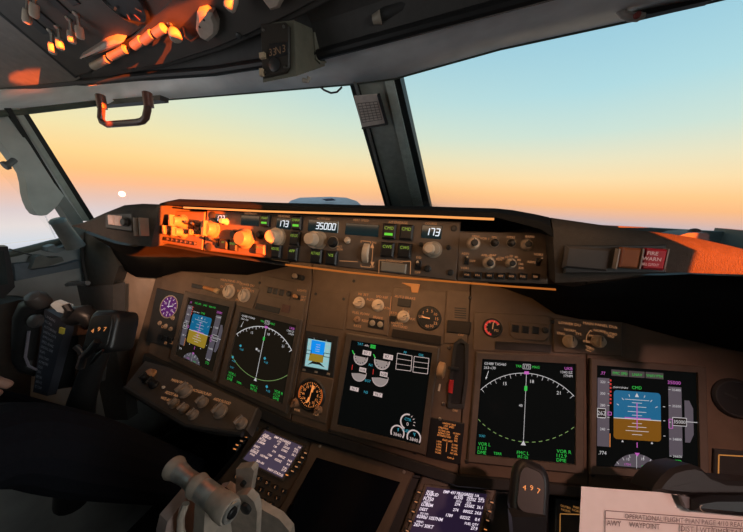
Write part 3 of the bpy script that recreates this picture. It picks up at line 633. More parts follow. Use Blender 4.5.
def nd(T, traffic, pen=.72):
    w = T.W(); c = (.5, .19); r = .68
    w.arc(c, r-.004*pen, r+.004*pen, 44, 136, 0, 120)
    for q in range(45, 136, 5):
        cc, ss = math.cos(math.radians(q)), math.sin(math.radians(q)); l_ = .045 if q % 15 == 0 else .025
        w.line((c[0]+r*cc, c[1]+r*ss), (c[0]+(r-l_)*cc, c[1]+(r-l_)*ss), .006*pen, 0)
    for q, s_ in ((112, '15'), (84, '18'), (56, '21')): w.text(s_, c[0]+(r-.08)*math.cos(math.radians(q)), c[1]+(r-.08)*math.sin(math.radians(q)), .035, 0)
    w.line((.5, .19), (.5, .87), .006*pen, 0); w.flat([(.475, .135), (.525, .135), (.5, .185)], .0003)
    hd = T.W(); hd.text('GS488 TAS460', .03, .95, .028, 0, 'l').text('263~/30', .03, .905, .028, 0, 'l').line((.085, .87), (.065, .80), .006, 0); w.flat([(.055, .80), (.078, .805), (.06, .775)], 0)
    w.text('173', .5, .94, .032, 0).rline(.46, .54, .915, .965, .004, 0).text('40', .455, .53, .028, 0)
    wp = T.W(); wp.text('1340.5Z', .97, .905, .026, 0, 'r').text('17NM', .97, .868, .026, 0, 'r'); put(T, 'waypoint_text', wp, mWHITE)
    if traffic:
        w.flat([(.40, .53), (.43, .53), (.43, .56), (.40, .56)], 0)
    put(T, 'compass_rose', w, mWHITE); put(T, 'flight_data_text', hd, mWHITE)
    d = T.W(); d.arc((.5, .9), .729, .736, 228, 312, 0, 130, dash=not traffic); put(T, 'range_arc', d, M('arc_olive_green', (.05, .1, .02), emit=.4, ecol=(.35, .6, .2)))
    g = T.W(); g.text('TRK', .415, .94, .026, 0).text('MAG', .595, .94, .026, 0).flat([(.485, .685), (.515, .685), (.515, .735), (.485, .735)], .0003)
    put(T, 'heading_mode_text', g, mGREEN)
    for x_, S_ in ((.03, ('VOR L', '113.5', 'DME')), (.83, ('VOR R', '112.9', 'DME'))):
        g = T.W(); [g.text(s_, x_, .11-.042*i, .033, 0, 'l') for i, s_ in enumerate(S_)]; put(T, 'station_text', g, mGREEN)
    put(T, 'terrain_text', T.W().text('TERR', .20, .03, .026, 0, 'l'), mGREEN); g = T.W(); g.text('FMC L', .5, .06, .032, 0).text('IRS (2)', .5, .022, .028, 0); put(T, 'status_text', g, mGREEN)
    q = T.W(); q.text('TA ONLY', .03, .19, .024, 0, 'l', mw=.07)
    if traffic:
        for a, b in ((.13, .52), (.58, .46), (.04, .33), (.70, .12)): q.flat([(a-.022, b), (a, b+.022), (a+.022, b), (a, b-.022)], 0).text('+10', a+.03, b-.045, .03, 0)
    put(T, 'traffic_symbol', q, mCYAN)
    p = T.W(); p.text('UKB', .97, .945, .03, 0, 'r').flat([(.47, .865), (.53, .865), (.515, .885), (.485, .885)], .0003).rline(.478, .522, .862, .887, .006, .0003); put(T, 'route_symbol', p, mMAG)

T = display("captain's flight display, blue over olive horizon, leftmost of the large screens", (189.8, 297.4), (231.3, 307), (176.6, 354.6), (214.2, 372.2), .10, mSCRB); pfd(T, mGND2, False)
T = display("captain's map display with white compass arc and cyan marks, second large screen from left", (241.8, 311.8), (297.5, 325.3), (226, 379), (284, 403.5), .085, mSCRB); nd(T, True, 1.3)
T = display("first officer's map display with dashed green arc, right of the gear lever", (481.9, 358.4), (575, 363.5), (474.5, 453.7), (574, 463.5), .075); nd(T, False)
T = display("first officer's flight display, blue over brown horizon, rightmost of the large screens", (595.1, 364.7), (694.8, 372), (594.2, 465.3), (697, 471.5), .07); pfd(T, mGND, True)
# engine display
T = display('engine display with round gauges and two empty tables, left of the gear lever', (351.8, 339.8), (432.4, 352.5), (337.6, 424), (420.2, 444.8), .075)
Wm = T.W
def zz(x, y):   # position on the screen from the zoomed view of this display
    return PF.px(320+x/4.093, 330+y/4.093, .0024)
m1 = MB(); m2 = MB(); m3 = MB(); m4 = MB(); mk = MB(); mr_ = MB(); Z = .0026; px1 = .00206
for (x, y, r) in ((167, 112, 29), (254, 128, 31)):
    c = zz(x, y); R = r/4.093*px1; m1.flat([(c[0]+R*math.cos(math.radians(a)), c[1]+R*math.sin(math.radians(a))) for a in range(175, 366, 10)]+[], Z)
    for a in range(190, 360, 28): mk.disc((c[0]+R*.78*math.cos(math.radians(a)), c[1]+R*.78*math.sin(math.radians(a))), R*.08, Z+.0003, 10)
    m2.arc(c, R*.98, R*1.06, 160, 370, Z, 40); b = zz(x+25, y-18); m2.cbox(b[0], b[1], R*1.25, R*.62, Z, Z+.0001); mk.text('87.1', b[0], b[1], R*.4, Z+.0005)
    g_ = zz(x-32, y-22); m3.line((g_[0]-.002, g_[1]+.003), (g_[0]+.003, g_[1]-.004), .0022, Z)
for (x, y, r) in ((160, 177, 30), (246, 195, 32)):
    c = zz(x, y); R = r/4.093*px1; m1.flat([(c[0]+R*math.cos(math.radians(a)), c[1]+R*math.sin(math.radians(a))) for a in range(190, 361, 10)]+[c], Z)
    m2.arc(c, R*.98, R*1.05, 190, 375, Z, 40); b = zz(x+15, y-14); m2.cbox(b[0], b[1], R*.95, R*.55, Z, Z+.0001); mk.text('608', b[0], b[1], R*.36, Z+.0005)
    q = zz(x-28, y-22); mr_.line((q[0], q[1]-.004), (q[0]-.0005, q[1]+.006), .0012, Z)
for (x, y) in ((141, 241), (237, 264)):
    b = zz(x, y); m2.cbox(b[0], b[1], .019, .0085, Z, Z+.0001); mk.text('96.7', b[0], b[1], .005, Z+.0005); mk.rline(b[0]-.0093, b[0]+.0093, b[1]-.004, b[1]+.004, .0006, Z+.0004)
for x, y, s_ in ((165, 57, 'TAT'), (207, 143, 'N1'), (196, 208, 'EGT'), (188, 254, 'N2'), (349, 92, 'FF'), (415, 103, 'OIL'), (353, 412, 'FUEL'), (360, 366, 'CTR'), (318, 405, '1'), (383, 423, '2')):
    b = zz(x, y); m4.text(s_, b[0], b[1], .0048 if s_ not in '12' else .003, Z)
b = zz(183, 62); m2.text('-49c', b[0]+.004, b[1], .0045, Z); b = zz(217, 68); m3.cbox(b[0], b[1], .011, .007, Z, Z+.0001); mk.text('CRZ', b[0], b[1], .004, Z+.0005)
for xs in ((317, 377, 310, 372, 95, 160, 106, 168), (386, 446, 380, 440, 108, 172, 116, 180)):
    m2_ = m2; m2 = MB(); tl, tr, bl_, br_ = zz(xs[0], xs[4]), zz(xs[1], xs[6]), zz(xs[2], xs[5]), zz(xs[3], xs[7])
    for a, b in ((tl, tr), (tr, br_), (br_, bl_), (bl_, tl)): m2.line(a, b, .001, Z)
    for k in (1/3, 2/3):
        m2.line([tl[i]*(1-k)+bl_[i]*k for i in (0, 1)], [tr[i]*(1-k)+br_[i]*k for i in (0, 1)], .0008, Z)
    T.part('table', m2, mPINKW); m2 = m2_
m2e = m2; m2 = MB()
for (x, y, r, a0, a1) in ((359, 376, 29, 80, 250), (317, 420, 27, -30, 210), (384, 440, 27, -30, 210)):
    c = zz(x, y); R = r/4.093*px1; m2.arc(c, R*.82, R, a0, a1, Z, 40); m2.text('3840' if r == 27 else '0', c[0]+R*.02, c[1]-R*.25, R*.42, Z, mw=R*1.2)
    if r == 29: [m2.line((c[0]+R*.75*math.cos(math.radians(a)), c[1]+R*.75*math.sin(math.radians(a))), (c[0]+R*.98*math.cos(math.radians(a)), c[1]+R*.98*math.sin(math.radians(a))), .0012, Z) for a in (60, 35, 10, -15)]
    else: m4.line((c[0]+R*.05, c[1]+R*.2), (c[0]+R*.1, c[1]+R*.62), .0012, Z)
T.part('gauge_face', m1, mGREYL); T.part('gauge_scale', m2e, mPINKW); T.part('fuel_gauge', m2, mPINKW); T.part('green_mark', m3, mGREEN); T.part('cyan_text', m4, mCYAN); T.part('gauge_figures', mk, mBLACK); T.part('red_limit', mr_, mRED)

# standby flight display
T = display('small bright standby flight display, pale blue, left of the engine display', (309, 336.3), (333, 340.7), (305.2, 365.7), (329.3, 370), .0, M('standby_pale_cyan', (.1, .3, .3), emit=.55, ecol=(.42, .78, .84)), 'standby_display', None)
g = T.g; o = [(-.16, -.22), (1.2, -.22), (1.2, 1.18), (-.16, 1.18)]
T.part('case', MB().prism([g(*p)[:2] for p in o], -.002, .0018, .0008), mDARK)
T.part('sky_ball', T.W().flat([(.16, .46), (.72, .46), (.72, .9), (.16, .9)], 0), M('standby_blue', (0, .1, .3), emit=.75, ecol=(.0, .30, 1))); T.part('ground_ball', T.W().flat([(.12, .2), (.72, .2), (.72, .46), (.16, .46)], 0), mGND2)
w = T.W(); w.flat([(.0, .93), (1, .93), (1, 1), (0, 1)], 0).flat([(.1, .05), (.3, .12), (.6, .12), (.85, .05), (.6, .2), (.3, .2)], .0003).rline(.72, .98, .42, .54, .02, .0003).rline(0, .2, .42, .54, .02, .0003); T.part('marking', w, mBLACK)
w = T.W()
for i in range(5): w.text(str(350-i), .86, .85-.19*i, .06, .0004).text(str(28-2*i), .07, .85-.19*i, .055, .0004)
for b in (.55, .62, .7, .78): w.line((.36, b), (.54, b), .012, .0004)
w.text('0', .25, .965, .05, .0004).text('0', .75, .965, .05, .0004); T.part('scale', w, mWHITE)
for a in (.0, .5, 1.0): q = g(a, -.13)[:2]; T.part('key', MB().cbox(q[0], q[1], .007, .004, .001, .004, .0006), mKNOBG)

# ------------------------------------------------------------------ round instruments
def gauge(name, lab, x, y, rx, ry, face=mBLACK, rim=mDARK, group=None, h=.006):
    u, v = PF.px(x, y); R = (PF.size(x, y, 2*rx, 2)[0]+PF.size(x, y, 2, 2*ry)[1])/4
    T = Thing(name, lab, 'gauge', PF, (u, v, 0), group); T.c = (u, v); T.R = R
    T.part('case', MB().lathe((u, v, -.004), [(R*1.16, 0), (R*1.16, h), (R*1.05, h+.003), (R*.98, h+.003), (R*.96, h+.0005)], n=40, cap=False), rim)
    T.part('face', MB().lathe((u, v, -.003), [(R, 0), (R, h)], n=40), face); T.h = h-.003+.0004
    return T
def pol(c, r, a): return (c[0]+r*math.cos(math.radians(a)), c[1]+r*math.sin(math.radians(a)))
ck = Thing('clock_module', 'dark clock module with a violet dial on the far left of the panel', 'clock', PF, PF.px(170, 318))
ck.part('plate', plate(PF, [(158, 288), (187, 295), (180, 350), (147, 341)], -.002, .004), mDARK)
u, v = PF.px(170.6, 306.8); R = (PF.size(170.6, 306.8, 14.5, 2)[0]+PF.size(170.6, 306.8, 2, 22)[1])/4
ck.part('rim', MB().arc((u, v), R, R*1.12, 0, 360, .0052, 40), mKNOBG)
d = ck.part('dial', MB().lathe((u, v, .003), [(R, 0), (R, .002)], n=36), M('violet_dial', (.03, .0, .05), emit=.15, ecol=(.38, .05, .55)))
w = MB()
for a in range(0, 360, 30): w.line(pol((u, v), R*.72, a), pol((u, v), R*.93, a), R*.07, .0053)
for a in range(0, 360, 60): w.text(str((a//6)), *pol((u, v), R*.55, 90-a), R*.2, .0053)
ck.part('hand', MB().line((u-R*.2, v), (u+R*.5, v+R*.12), R*.08, .0055).line((u, v-R*.1), (u-R*.1, v+R*.6), R*.07, .0055), mWHITE, d)
ck.part('figures', w, mPINKW, d)
for x, y in ((173, 318), (160, 323), (166, 326), (171, 329)): k = knob(ck, x, y, 1.5, .004, .004, M('clock_button', (.35, .25, .17)), bar=False, name='push_button')
for i in range(3): u0, u1, v0, v1 = rect(PF, 162+i*5, 337+i*1.6, 4, 5); ck.part('key', MB().box(u0, u1, v0, v1, .003, .007, .0005), mBLACK)
label(ck, 'CHR', 164, 327, 2.4); label(ck, 'ET', 166, 343, 2.4); label(ck, 'RESET', 173, 343, 2.4)

T = gauge('bearing_indicator', 'round orange-lit bearing indicator with two knobs below the small standby display', 311.2, 394.3, 12.2, 15.3)
u, v = T.c; R = T.R; w = MB(); w2 = MB()
for a in range(0, 360, 10): w.line(pol((u, v), R*(.70 if a % 30 == 0 else .78), a), pol((u, v), R*.86, a), R*.035, T.h)
for i, s_ in enumerate(('N', '3', '6', 'E', '12', '15', 'S', '21', '24', 'W', '30', '33')): w.text(s_, *pol((u, v), R*.58, 95-30*i), R*.17, T.h)
w.line(pol((u, v), R*.5, -95), pol((u, v), R*.7, 85), R*.07, T.h+.0004).line(pol((u, v), R*.62, 252), pol((u, v), R*.2, 252), R*.12, T.h+.0004).line(pol((u, v), R*.2, 72), pol((u, v), R*.66, 76), R*.14, T.h+.0004)
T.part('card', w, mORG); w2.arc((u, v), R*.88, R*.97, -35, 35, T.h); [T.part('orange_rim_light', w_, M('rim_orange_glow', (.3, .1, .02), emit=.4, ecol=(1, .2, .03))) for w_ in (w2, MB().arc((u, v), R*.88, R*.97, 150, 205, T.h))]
for x in ((296.3, 402.3), (318.8, 409.4)): knob(T, *x, 3.2, .012, .002, M('brown_cream_knob', (.36, .2, .11)), bar=True, ang=60)
label(T, 'VOR', 297, 410, 2.5); label(T, 'ADF', 316, 414.5, 2.5)
ip.part('instrument_plate', plate(PF, [(302, 371), (334, 379), (326, 424), (291, 413)], -.002, .002), mPANEL2)

T = gauge('flap_gauge', 'round black flap gauge with orange figures near the top of the centre panel', 428.9, 318.3, 10.3, 11.2)
u, v = T.c; R = T.R; w = MB()
for i, s_ in enumerate(('UP', '1', '2', '5', '10', '15', '25', '30', '40')): a = 175-34*i; w.text(s_, *pol((u, v), R*.74, a), R*.26, T.h)
T.part('figures', w, mORGD); T.part('needle', MB().line((u+R*.1, v), (u-R*.62, v+R*.04), R*.1, T.h+.0006), M('needle_orange', (.6, .3, .15), emit=.5, ecol=(1, .4, .15)))
T = gauge('brake_pressure_gauge', 'small round gauge with a red arc, between slotted block and three annunciator windows', 492.2, 327.8, 7.8, 9.0)
u, v = T.c; R = T.R
T.part('red_arc', MB().arc((u, v), R*.72, R*.95, 35, 265, T.h), mRED); w = MB()
for a in (40, 80, 120, 160, 200, 240): w.line(pol((u, v), R*.6, a), pol((u, v), R*.93, a), R*.07, T.h+.0003)
w.line((u, v-R*.15), (u+R*.05, v+R*.62), R*.1, T.h+.0005); w.text('PSI', u+R*.45, v-R*.25, R*.28, T.h); T.part('needle', w, mORGD)

# ------------------------------------------------------------------ switch groups on the upper panel
def sw(name, lab, x, y): return Thing(name, lab, 'switches', PF, PF.px(x, y))
T = sw('display_selector', "pair of cream selector knobs above the captain's map display", 236, 293)
for x, y in ((229.5, 291.6), (244.6, 295.6)): knob(T, x, y, 4.9, .011, .003)
for s_, x, y in (('MAIN PANEL DUs', 231, 281), ('LOWER DU', 247, 284.8), ('NORM', 229, 284.6), ('OUTBD', 225, 287), ('PFD', 238, 300), ('NORM', 246, 288.4), ('SYS', 252, 291), ('ENG', 240, 291)): label(T, s_, x, y, 2.3, .0035, mORGD)
T = sw('guarded_switch', 'amber guarded switch left of the two cream selector knobs', 212, 289)
u, v = PF.px(206, 287.6); u2, v2 = PF.px(218.5, 291)
T.part('guard', MB().tube([(u, v, .006), (u2, v2, .006)], [.0042, .0048], 12), M('amber_guard', (.55, .24, .07), .4)); T.part('cap', MB().tube([(u2-.004, v2+.001, .006), (u2+.006, v2-.0015, .006)], .006, 14), M('cream_amber_cap', (.6, .4, .2), .4)); T.part('base', plate(PF, [(193, 283.4), (205, 286), (204, 290), (192, 287.4)], -.001, .004), mDARK)
T = sw('gear_light_panel', "three dark annunciator windows and a toggle above the captain's map display", 280, 291)
T.part('plate', plate(PF, [(266, 286), (293, 291.5), (290, 300.5), (270, 296)], .0, .0045, .001), mPANEL2)
for x, y in ((269.8, 290.3), (275.2, 291.4), (281.6, 292.7)): button(T, x, y, 4.6, 5.6, None, w=.004, d=.002, name='annunciator')
knob(T, 289, 293.8, 2.2, .006, .004, mDARK, bar=False, name='push_button'); toggle(T, 297.2, 297.3, 7, 4.6, 80, .014, .002, M('amber_toggle', (.6, .3, .12), .4)); toggle(T, 296.5, 277, 9, 5, 80, .012, 0, M('cream_toggle', (.5, .36, .24), .4)); knob(T, 302.5, 278, 2.2, .008, 0, mDARK, bar=False, name='push_button')
label(T, 'LIGHTS', 302, 290.5, 2.2, .0025); label(T, 'TEST', 303, 297, 2.2, .0025); label(T, 'BRT', 303, 300, 2.2, .0025)
T = sw('dark_indicator', "dark blank indicator strip below the three annunciators on the captain's side", 268, 307)
T.part('window', plate(PF, [(257, 303), (281, 308.4), (279.5, 314), (255.5, 308.5)], 0, .0035, .0006), mBLACK); T.part('lens', plate(PF, [(283.5, 304), (291, 305.6), (289.6, 313.4), (281.8, 311.6)], 0, .005, .0008), M('dull_red_lens', (.11, .045, .032), .5))
T = sw('autobrake_selector', 'group of cream knobs and dark indicators left of the round flap gauge', 375, 310)
for x, y, r in ((359.3, 302.6, 4.8), (378, 305.4, 5.2), (403.5, 316.6, 5.2)): knob(T, x, y, r, .012, .003, ang=20)
knob(T, 357.3, 319.6, 2.8, .008, .003, M('brown_cream_knob', (.36, .2, .11)), ang=10)
u0, u1, v0, v1 = rect(PF, 376.5, 323.6, 15.5, 9.5); T.part('indicator', MB().box(u0, u1, v0, v1, .002, .005, .0006), mBLACK)
for x in ((372.4, 323), (380.2, 324.4)): knob(T, *x, 2.5, .003, .005, mKNOBG, bar=False, name='round_light')
u0, u1, v0, v1 = rect(PF, 404.4, 302.9, 13, 8); T.part('indicator', MB().box(u0, u1, v0, v1, .002, .0045, .0006), mBLACK)
u0, u1, v0, v1 = rect(PF, 393.2, 318.8, 6, 6); T.part('indicator', MB().box(u0, u1, v0, v1, .002, .0045, .0006), mBLACK)
u = T.part('panel_line', MB().line(PF.px(391.6, 296.5), PF.px(390, 316), .0009, .0036), mORGD)
for s_, x, y in (('N1 SET', 363.5, 294.4), ('SPD REF', 382, 297), ('AUTO', 371, 299.6), ('BOTH', 386, 308), ('FUEL FLOW', 361, 313.4), ('RATE', 357.5, 326), ('RESET', 366, 321), ('BRAKE', 378, 317.6), ('AUTO BRAKE', 405, 297.4), ('MAX', 411.5, 318.8), ('RTO', 394, 313), ('DISARM', 397, 323), ('ANTISKID', 400, 326.4), ('1', 403, 309.6), ('2', 408.6, 312)):
    label(T, s_, x, y, 2.4, .0036, mORGD)
T = sw('dark_indicator', 'long dark blank indicator strip below the flap gauge', 416, 337)
T.part('window', plate(PF, [(393, 328.6), (441.5, 336), (440.6, 345), (391.5, 337)], .0, .0045, .0006), M('smoked_lens', (.03, .024, .02), .4))
T = sw('speaker_grille', 'dark slotted block on the panel between the flap gauge and the red brake gauge', 458, 320)
T.part('block', plate(PF, [(447.6, 320), (471, 322), (469.6, 334.5), (446.4, 332)], 0, .006, .001), M('smoked_lens', (.03, .024, .02), .4))
for i in range(5): T.part('slat', MB().line(PF.px(454.5, 308+i*2.3), PF.px(466, 309+i*2.3), .0022, .0036), mDARK)
T = sw('gear_light_panel', "three dark annunciator windows above the first officer's map display", 525, 330)
T.part('plate', plate(PF, [(509, 321.5), (549, 324.5), (549, 335), (544, 341), (514, 339), (509.5, 335)], 0, .005, .001), mPANEL2)
for x, y in ((515.2, 328.6), (525.1, 329.6), (535.3, 330.3)): button(T, x, y, 7.2, 7.2, None, w=.0045, d=.002, name='annunciator')
knob(T, 545, 330.4, 3, .005, .0045, mDARK, bar=False, name='push_button')
T = sw('dark_indicator', "dark blank indicator strip above the first officer's map display", 522, 346)
T.part('window', plate(PF, [(495, 341), (550.5, 344.6), (550, 352.5), (494.6, 349)], 0, .0045, .0006), M('smoked_lens', (.03, .024, .02), .4))
T = sw('display_selector', "pair of cream selector knobs above the first officer's flight display", 584, 341)
for x, y in ((569.6, 341.4), (598.2, 341.4)): knob(T, x, y, 6.4, .011, .003)
w = MB(); q = [PF.px(*p) for p in ((585, 341), (586, 335), (589.5, 330), (591, 332))]
for a, b in zip(q, q[1:]): w.line(a, b, .0009, .0036)
for y in (346, 350): a = PF.px(588, y); w.line((a[0]-.005, a[1]), (a[0]+.003, a[1]-.002), .001, .0036)
T.part('panel_lines', w, mORGD)
for s_, x, y, b in (('LOWER DU', 569.5, 323.8, 2.6), ('MAIN PANEL DUs', 600, 325, 2.6), ('NORM', 570, 330.2, 2.4), ('SYS', 578.5, 333.8, 2.4), ('ENG', 561, 333.4, 2.4), ('NORM', 599.5, 330.8, 2.4), ('OUTBD', 610.5, 333.6, 2.3), ('PFD', 611, 336.4, 2.3), ('PFD', 592, 336, 2.3), ('INBD', 587.6, 341.6, 2.3), ('MFD', 590.5, 348.8, 2.3)): label(T, s_, x, y, b, .0036, mORGD)

ip.part('lit_bracket_glow', MB().prism([PF.px(*p) for p in reversed([(402, 283), (420, 284.5), (418, 293), (412, 292.5), (411, 287)])], .0, .006, .001), M('painted_amber_light', (.04, .025, .015), .45, emit=.42, ecol=(1, .27, .04)), label='small bracket with painted amber light')  # light on the bracket is put in as emissive amber
# ------------------------------------------------------------------ landing gear lever and its placard
T = Thing('gear_lever', 'landing gear lever with a brown wheel knob and red latch in a dark slot', 'lever', PF, PF.px(455, 372))
T.part('slot', MB().prism([PF.px(*p) for p in reversed([(457, 343), (461, 341), (465, 343), (464.5, 380), (461, 404), (450.5, 404), (452.5, 375)])], .0, .0015), mBLACK)
m_ = MB(); o_ = [(453.6, 343), (461, 338), (468.5, 344), (467.5, 382), (464, 408), (447.5, 407), (449.5, 376)]; i_ = [(457, 344.5), (461, 342), (465, 344.5), (464.5, 380), (461, 403), (451, 402.5), (453, 375)]
vs = [(*PF.px(*p), 0) for p in o_]+[(*PF.px(*p), .006) for p in o_]+[(*PF.px(*p), .006) for p in i_]+[(*PF.px(*p), .001) for p in i_]
m_.add(vs, [(r*7+q, r*7+(q+1) % 7, r*7+7+(q+1) % 7, r*7+7+q) for r in range(3) for q in range(7)]); T.part('slot_frame', m_, mDARK)
u, v = PF.px(458, 369, .005); u2, v2 = PF.px(447, 368, .03); d = Vector((u2-u, v2-v, .025))
T.part('shaft', MB().tube([(u, v, .004), (u2+.004, v2, .026)], .0032, 10), mDARK)
u, v = PF.px(441, 370, .030)
w_ = T.part('wheel_knob', MB().lathe((u-.006, v, .030), [(.011, 0), (.0145, .002), (.0145, .011), (.011, .013)], (1, -.05, .12), 28), M('brown_wheel_knob', (.42, .25, .13), .45))
T.part('hub', MB().lathe((u-.0075, v, .030), [(.005, 0), (.005, .015)], (1, -.05, .12), 16), mKNOBG, w_)
u0, u1, v0, v1 = rect(PF, 450.8, 386.5, 4.6, 13, .008); T.part('red_latch', MB().box(u0, u1, v0, v1, .002, .010, .0012), M('red_latch', (.55, .03, .03), .45))
label(T, 'OFF', 461, 335, 2.3, .004); label(T, 'DN', 455, 410.5, 2.3, .004)
for x, y in ((449, 347.6), (443.5, 403.5), (440, 418.8)): u, v = PF.px(x, y); T.part('screw', MB().lathe((u, v, 0), [(.003, 0), (.003, .003), (.002, .004)], n=12), mSTEEL)
u, v = PF.px(440, 384, .02); T.part('tip', MB().tube([(u, v, .02), (u-.001, v-.012, .022)], .0018, 8), mKNOB)
pl = Thing('limit_placard', 'black placard of orange backlit lines below the gear lever', 'placard', PF, PF.px(447, 440))
pl.part('plate', plate(PF, [(431, 417), (464.5, 423), (460, 464), (426, 456)], -.001, .0035, .0008), mBLACK)
g = quadmap(PF, (436, 419), (463, 424), (432.5, 455), (459, 462)); w = MB(lambda a, b, h: (*g(a, b)[:2], .004+h))
rows = [('LANDING GEAR', .5, .95), ('LIMIT  SPEED', .5, .88), ('OPERATING', .3, .81), ('EXTEND 270K', .35, .735), ('RETRACT 235K', .35, .665), ('EXTENDED 320K', .36, .60)]
for s_, a, b in rows: w.text(s_, a, b, .047, 0, mw=.62)
for i, s_ in enumerate(('.82 MACH', '.82M', '235K', '250K')): w.text(s_, .80, .735-.065*i, .042, 0, mw=.32)
w.text('FLAPS LIMIT', .5, .50, .05, 0)
for i in range(5): w.text(('1-250K', '2-250K', '5-250K', '10-210K', '15-200K')[i], .2, .43-.075*i, .046, 0, mw=.34); w.text(('25-190K', '30-175K', '40-162K', 'ALT 230K', '')[i] or '-', .78, .43-.075*i, .046, 0, mw=.36)
w.text('FLAPS UP', .68, .07, .042, 0); w.line((.49, .2), (.49, .45), .015, 0); pl.part('lettering', w, mORG)
# right-hand side of the panel, almost dark
T = gauge('round_gauge', 'dark unlit round gauge at the right edge beside the rightmost screen', 735, 398, 17, 20)
T.part('needle', MB().line(T.c, (T.c[0]-T.R*.6, T.c[1]+T.R*.2), .003, T.h+.0005), mDARK)
T = sw('side_module', 'dark module with a thin amber outline at the right edge beside the paper clip', 745, 465)
T.part('plate', plate(PF, [(712, 448), (790, 455), (790, 486), (711, 476)], -.001, .004, .001), mDARK)
w = MB(); q = [PF.px(*p) for p in ((715.5, 473), (716, 453.5), (770, 456.5))]
for a, b in zip(q, q[1:]): w.line(a, b, .0016, .0045)
T.part('outline', w, M('amber_outline', (.3, .15, .03), emit=.3, ecol=(1, .45, .12)))
# ================================================================== CAPTAIN'S LOWER SHELF
sh = Thing('lower_switch_shelf', "dark sloping shelf of cream knobs below the captain's screens", 'switch panel', LF, LF.px(205, 400))
sh.part('plate', MB().prism([LF.px(*p) for p in ((124, 386), (186, 424), (215, 430), (247, 431), (258, 407), (148, 356))], -.03, 0, .003), M('shelf_dark_brown', (.06, .045, .034), .55))
sh.part('front_lip', MB().tube([(*LF.px(*p), -.004) for p in ((124, 387), (150, 403), (186, 424), (215, 429), (242, 433))], .006, 8), mDARK)
for x, y, r, h in ((186, 392, 5.4, .022), (203.5, 403, 4.2, .018), (221, 412, 5.6, .02), (242, 424, 4.6, .02), (175, 404, 3.8, .014), (184.2, 409, 3.8, .014), (193.8, 415, 4, .014)):
    knob(sh, x, y, r, h, 0, M('brown_beige_knob', (.30, .22, .165), .45), ang=70)
for x, y in ((147.5, 380), (154.5, 385)): knob(sh, x, y, 3.4, .020, .0, mBLACK, bar=True)
knob(sh, 151, 374.5, 4.2, .012, 0, M('orange_brown_knob', (.40, .2, .09), .45), bar=False)
for s_, x, y in (('MAIN PANEL', 180, 382), ('BACKGROUND', 201, 392), ('AFDS FLOOD', 222, 401), ('FOOT AIR', 172, 394), ('W/S AIR', 166, 399)): label(sh, s_, x, y, 2.2, .0006)
knob(sh, 163.5, 387.5, 1.3, .004, 0, M('pale_dot', (.7, .6, .5)), bar=False, name='dot')

# ================================================================== FORWARD AISLE STAND
st = Thing('aisle_stand', 'dark forward aisle stand sloping down towards the thrust levers, holding the data screens', 'console', KF, KF.px(380, 500))
P = [KF.px(*p) for p in ((262, 416), (312, 430), (420, 462), (510, 474), (540, 540), (530, 640), (180, 640), (200, 490))]
st.part('top_panel', MB().prism(list(reversed(P)), -.25, -.012, .003), M('aisle_stand_black_paint', (.02, .018, .016), .6))
st.part('seam_plate', plate(KF, [(291, 427), (312, 434), (414, 466), (424, 472), (424, 480), (405, 478), (300, 444), (288, 437)], -.02, -.008), mBLACK)
def cdu(lab, quad, scr, outer, leftkeys, rightkeys, txt, tm):
    T = display(lab, *quad, ext=.05, scr=scr, name='data_entry_unit', group='flight data entry units', f=KF, h=.003)
    T.part('case', MB().prism([KF.px(*p) for p in reversed(outer)], -.02, -.001, .003), M('entry_unit_brown_case', (.085, .058, .038), .55))
    for ks, m in ((leftkeys, mDARK), (rightkeys, mDARK)):
        for i, (x, y, lit) in enumerate(ks):
            u0, u1, v0, v1 = rect(KF, x, y, 5.5, 3.6); k = T.part('line_key', MB().box(u0, u1, v0, v1, -.002, .003, .0006), mDARK)
            T.part('key_mark', MB().cbox((u0+u1)/2, (v0+v1)/2, (u1-u0)*.5, (v1-v0)*.3, .0029, .0034), mORG if lit else mORGD, k)
    w = T.W()
    for s_, a, b, sz, al in txt: w.text(s_, a, b, sz*1.12, 0, al, asp=.72, bold=.022)
    T.part('screen_text', w, tm); return T
rows1 = [('EMP 497 PROGRESS 1/4', .30, .945, .05, 'l'), ('FROM', .03, .91, .035, 'l'), ('XABUD', .02, .86, .055, 'l'), ('ALT', .06, .81, .035, 'l'), ('FL350', .02, .76, .06, 'l'), ('NEXT', .04, .69, .035, 'l'), ('LUBEM', .02, .64, .055, 'l'), ('DEST', .02, .545, .05, 'l'), ('TO T/D', .05, .46, .035, 'l'), ('0200z/ 1057NM', .02, .40, .055, 'l'), ('WIND', .04, .30, .035, 'l'), ('263~/ 30KT', .02, .24, .055, 'l'),
    ('DTG', .55, .90, .035, 'l'), ('ETA', .72, .90, .035, 'l'), ('FUEL', .97, .90, .035, 'r'), ('FL350', .50, .86, .05, 'l'), ('2323Z', .70, .86, .05, 'l'), ('27.5', .98, .86, .05, 'r'), ('DTG', .55, .79, .035, 'l'), ('ETA', .72, .79, .035, 'l'), ('274', .54, .73, .05, 'l'), ('2358Z', .70, .73, .05, 'l'), ('26.1', .98, .73, .05, 'r'), ('274', .54, .62, .05, 'l'), ('0002Z', .70, .62, .05, 'l'), ('24.8', .98, .62, .05, 'r'), ('1789', .46, .50, .05, 'l'), ('0323Z', .68, .50, .05, 'l'), ('8.4', .98, .50, .05, 'r'), ('FUEL QTY', .98, .40, .04, 'r'), ('27.9', .98, .33, .05, 'r'), ('NAV STATUS >', .98, .12, .05, 'r')]
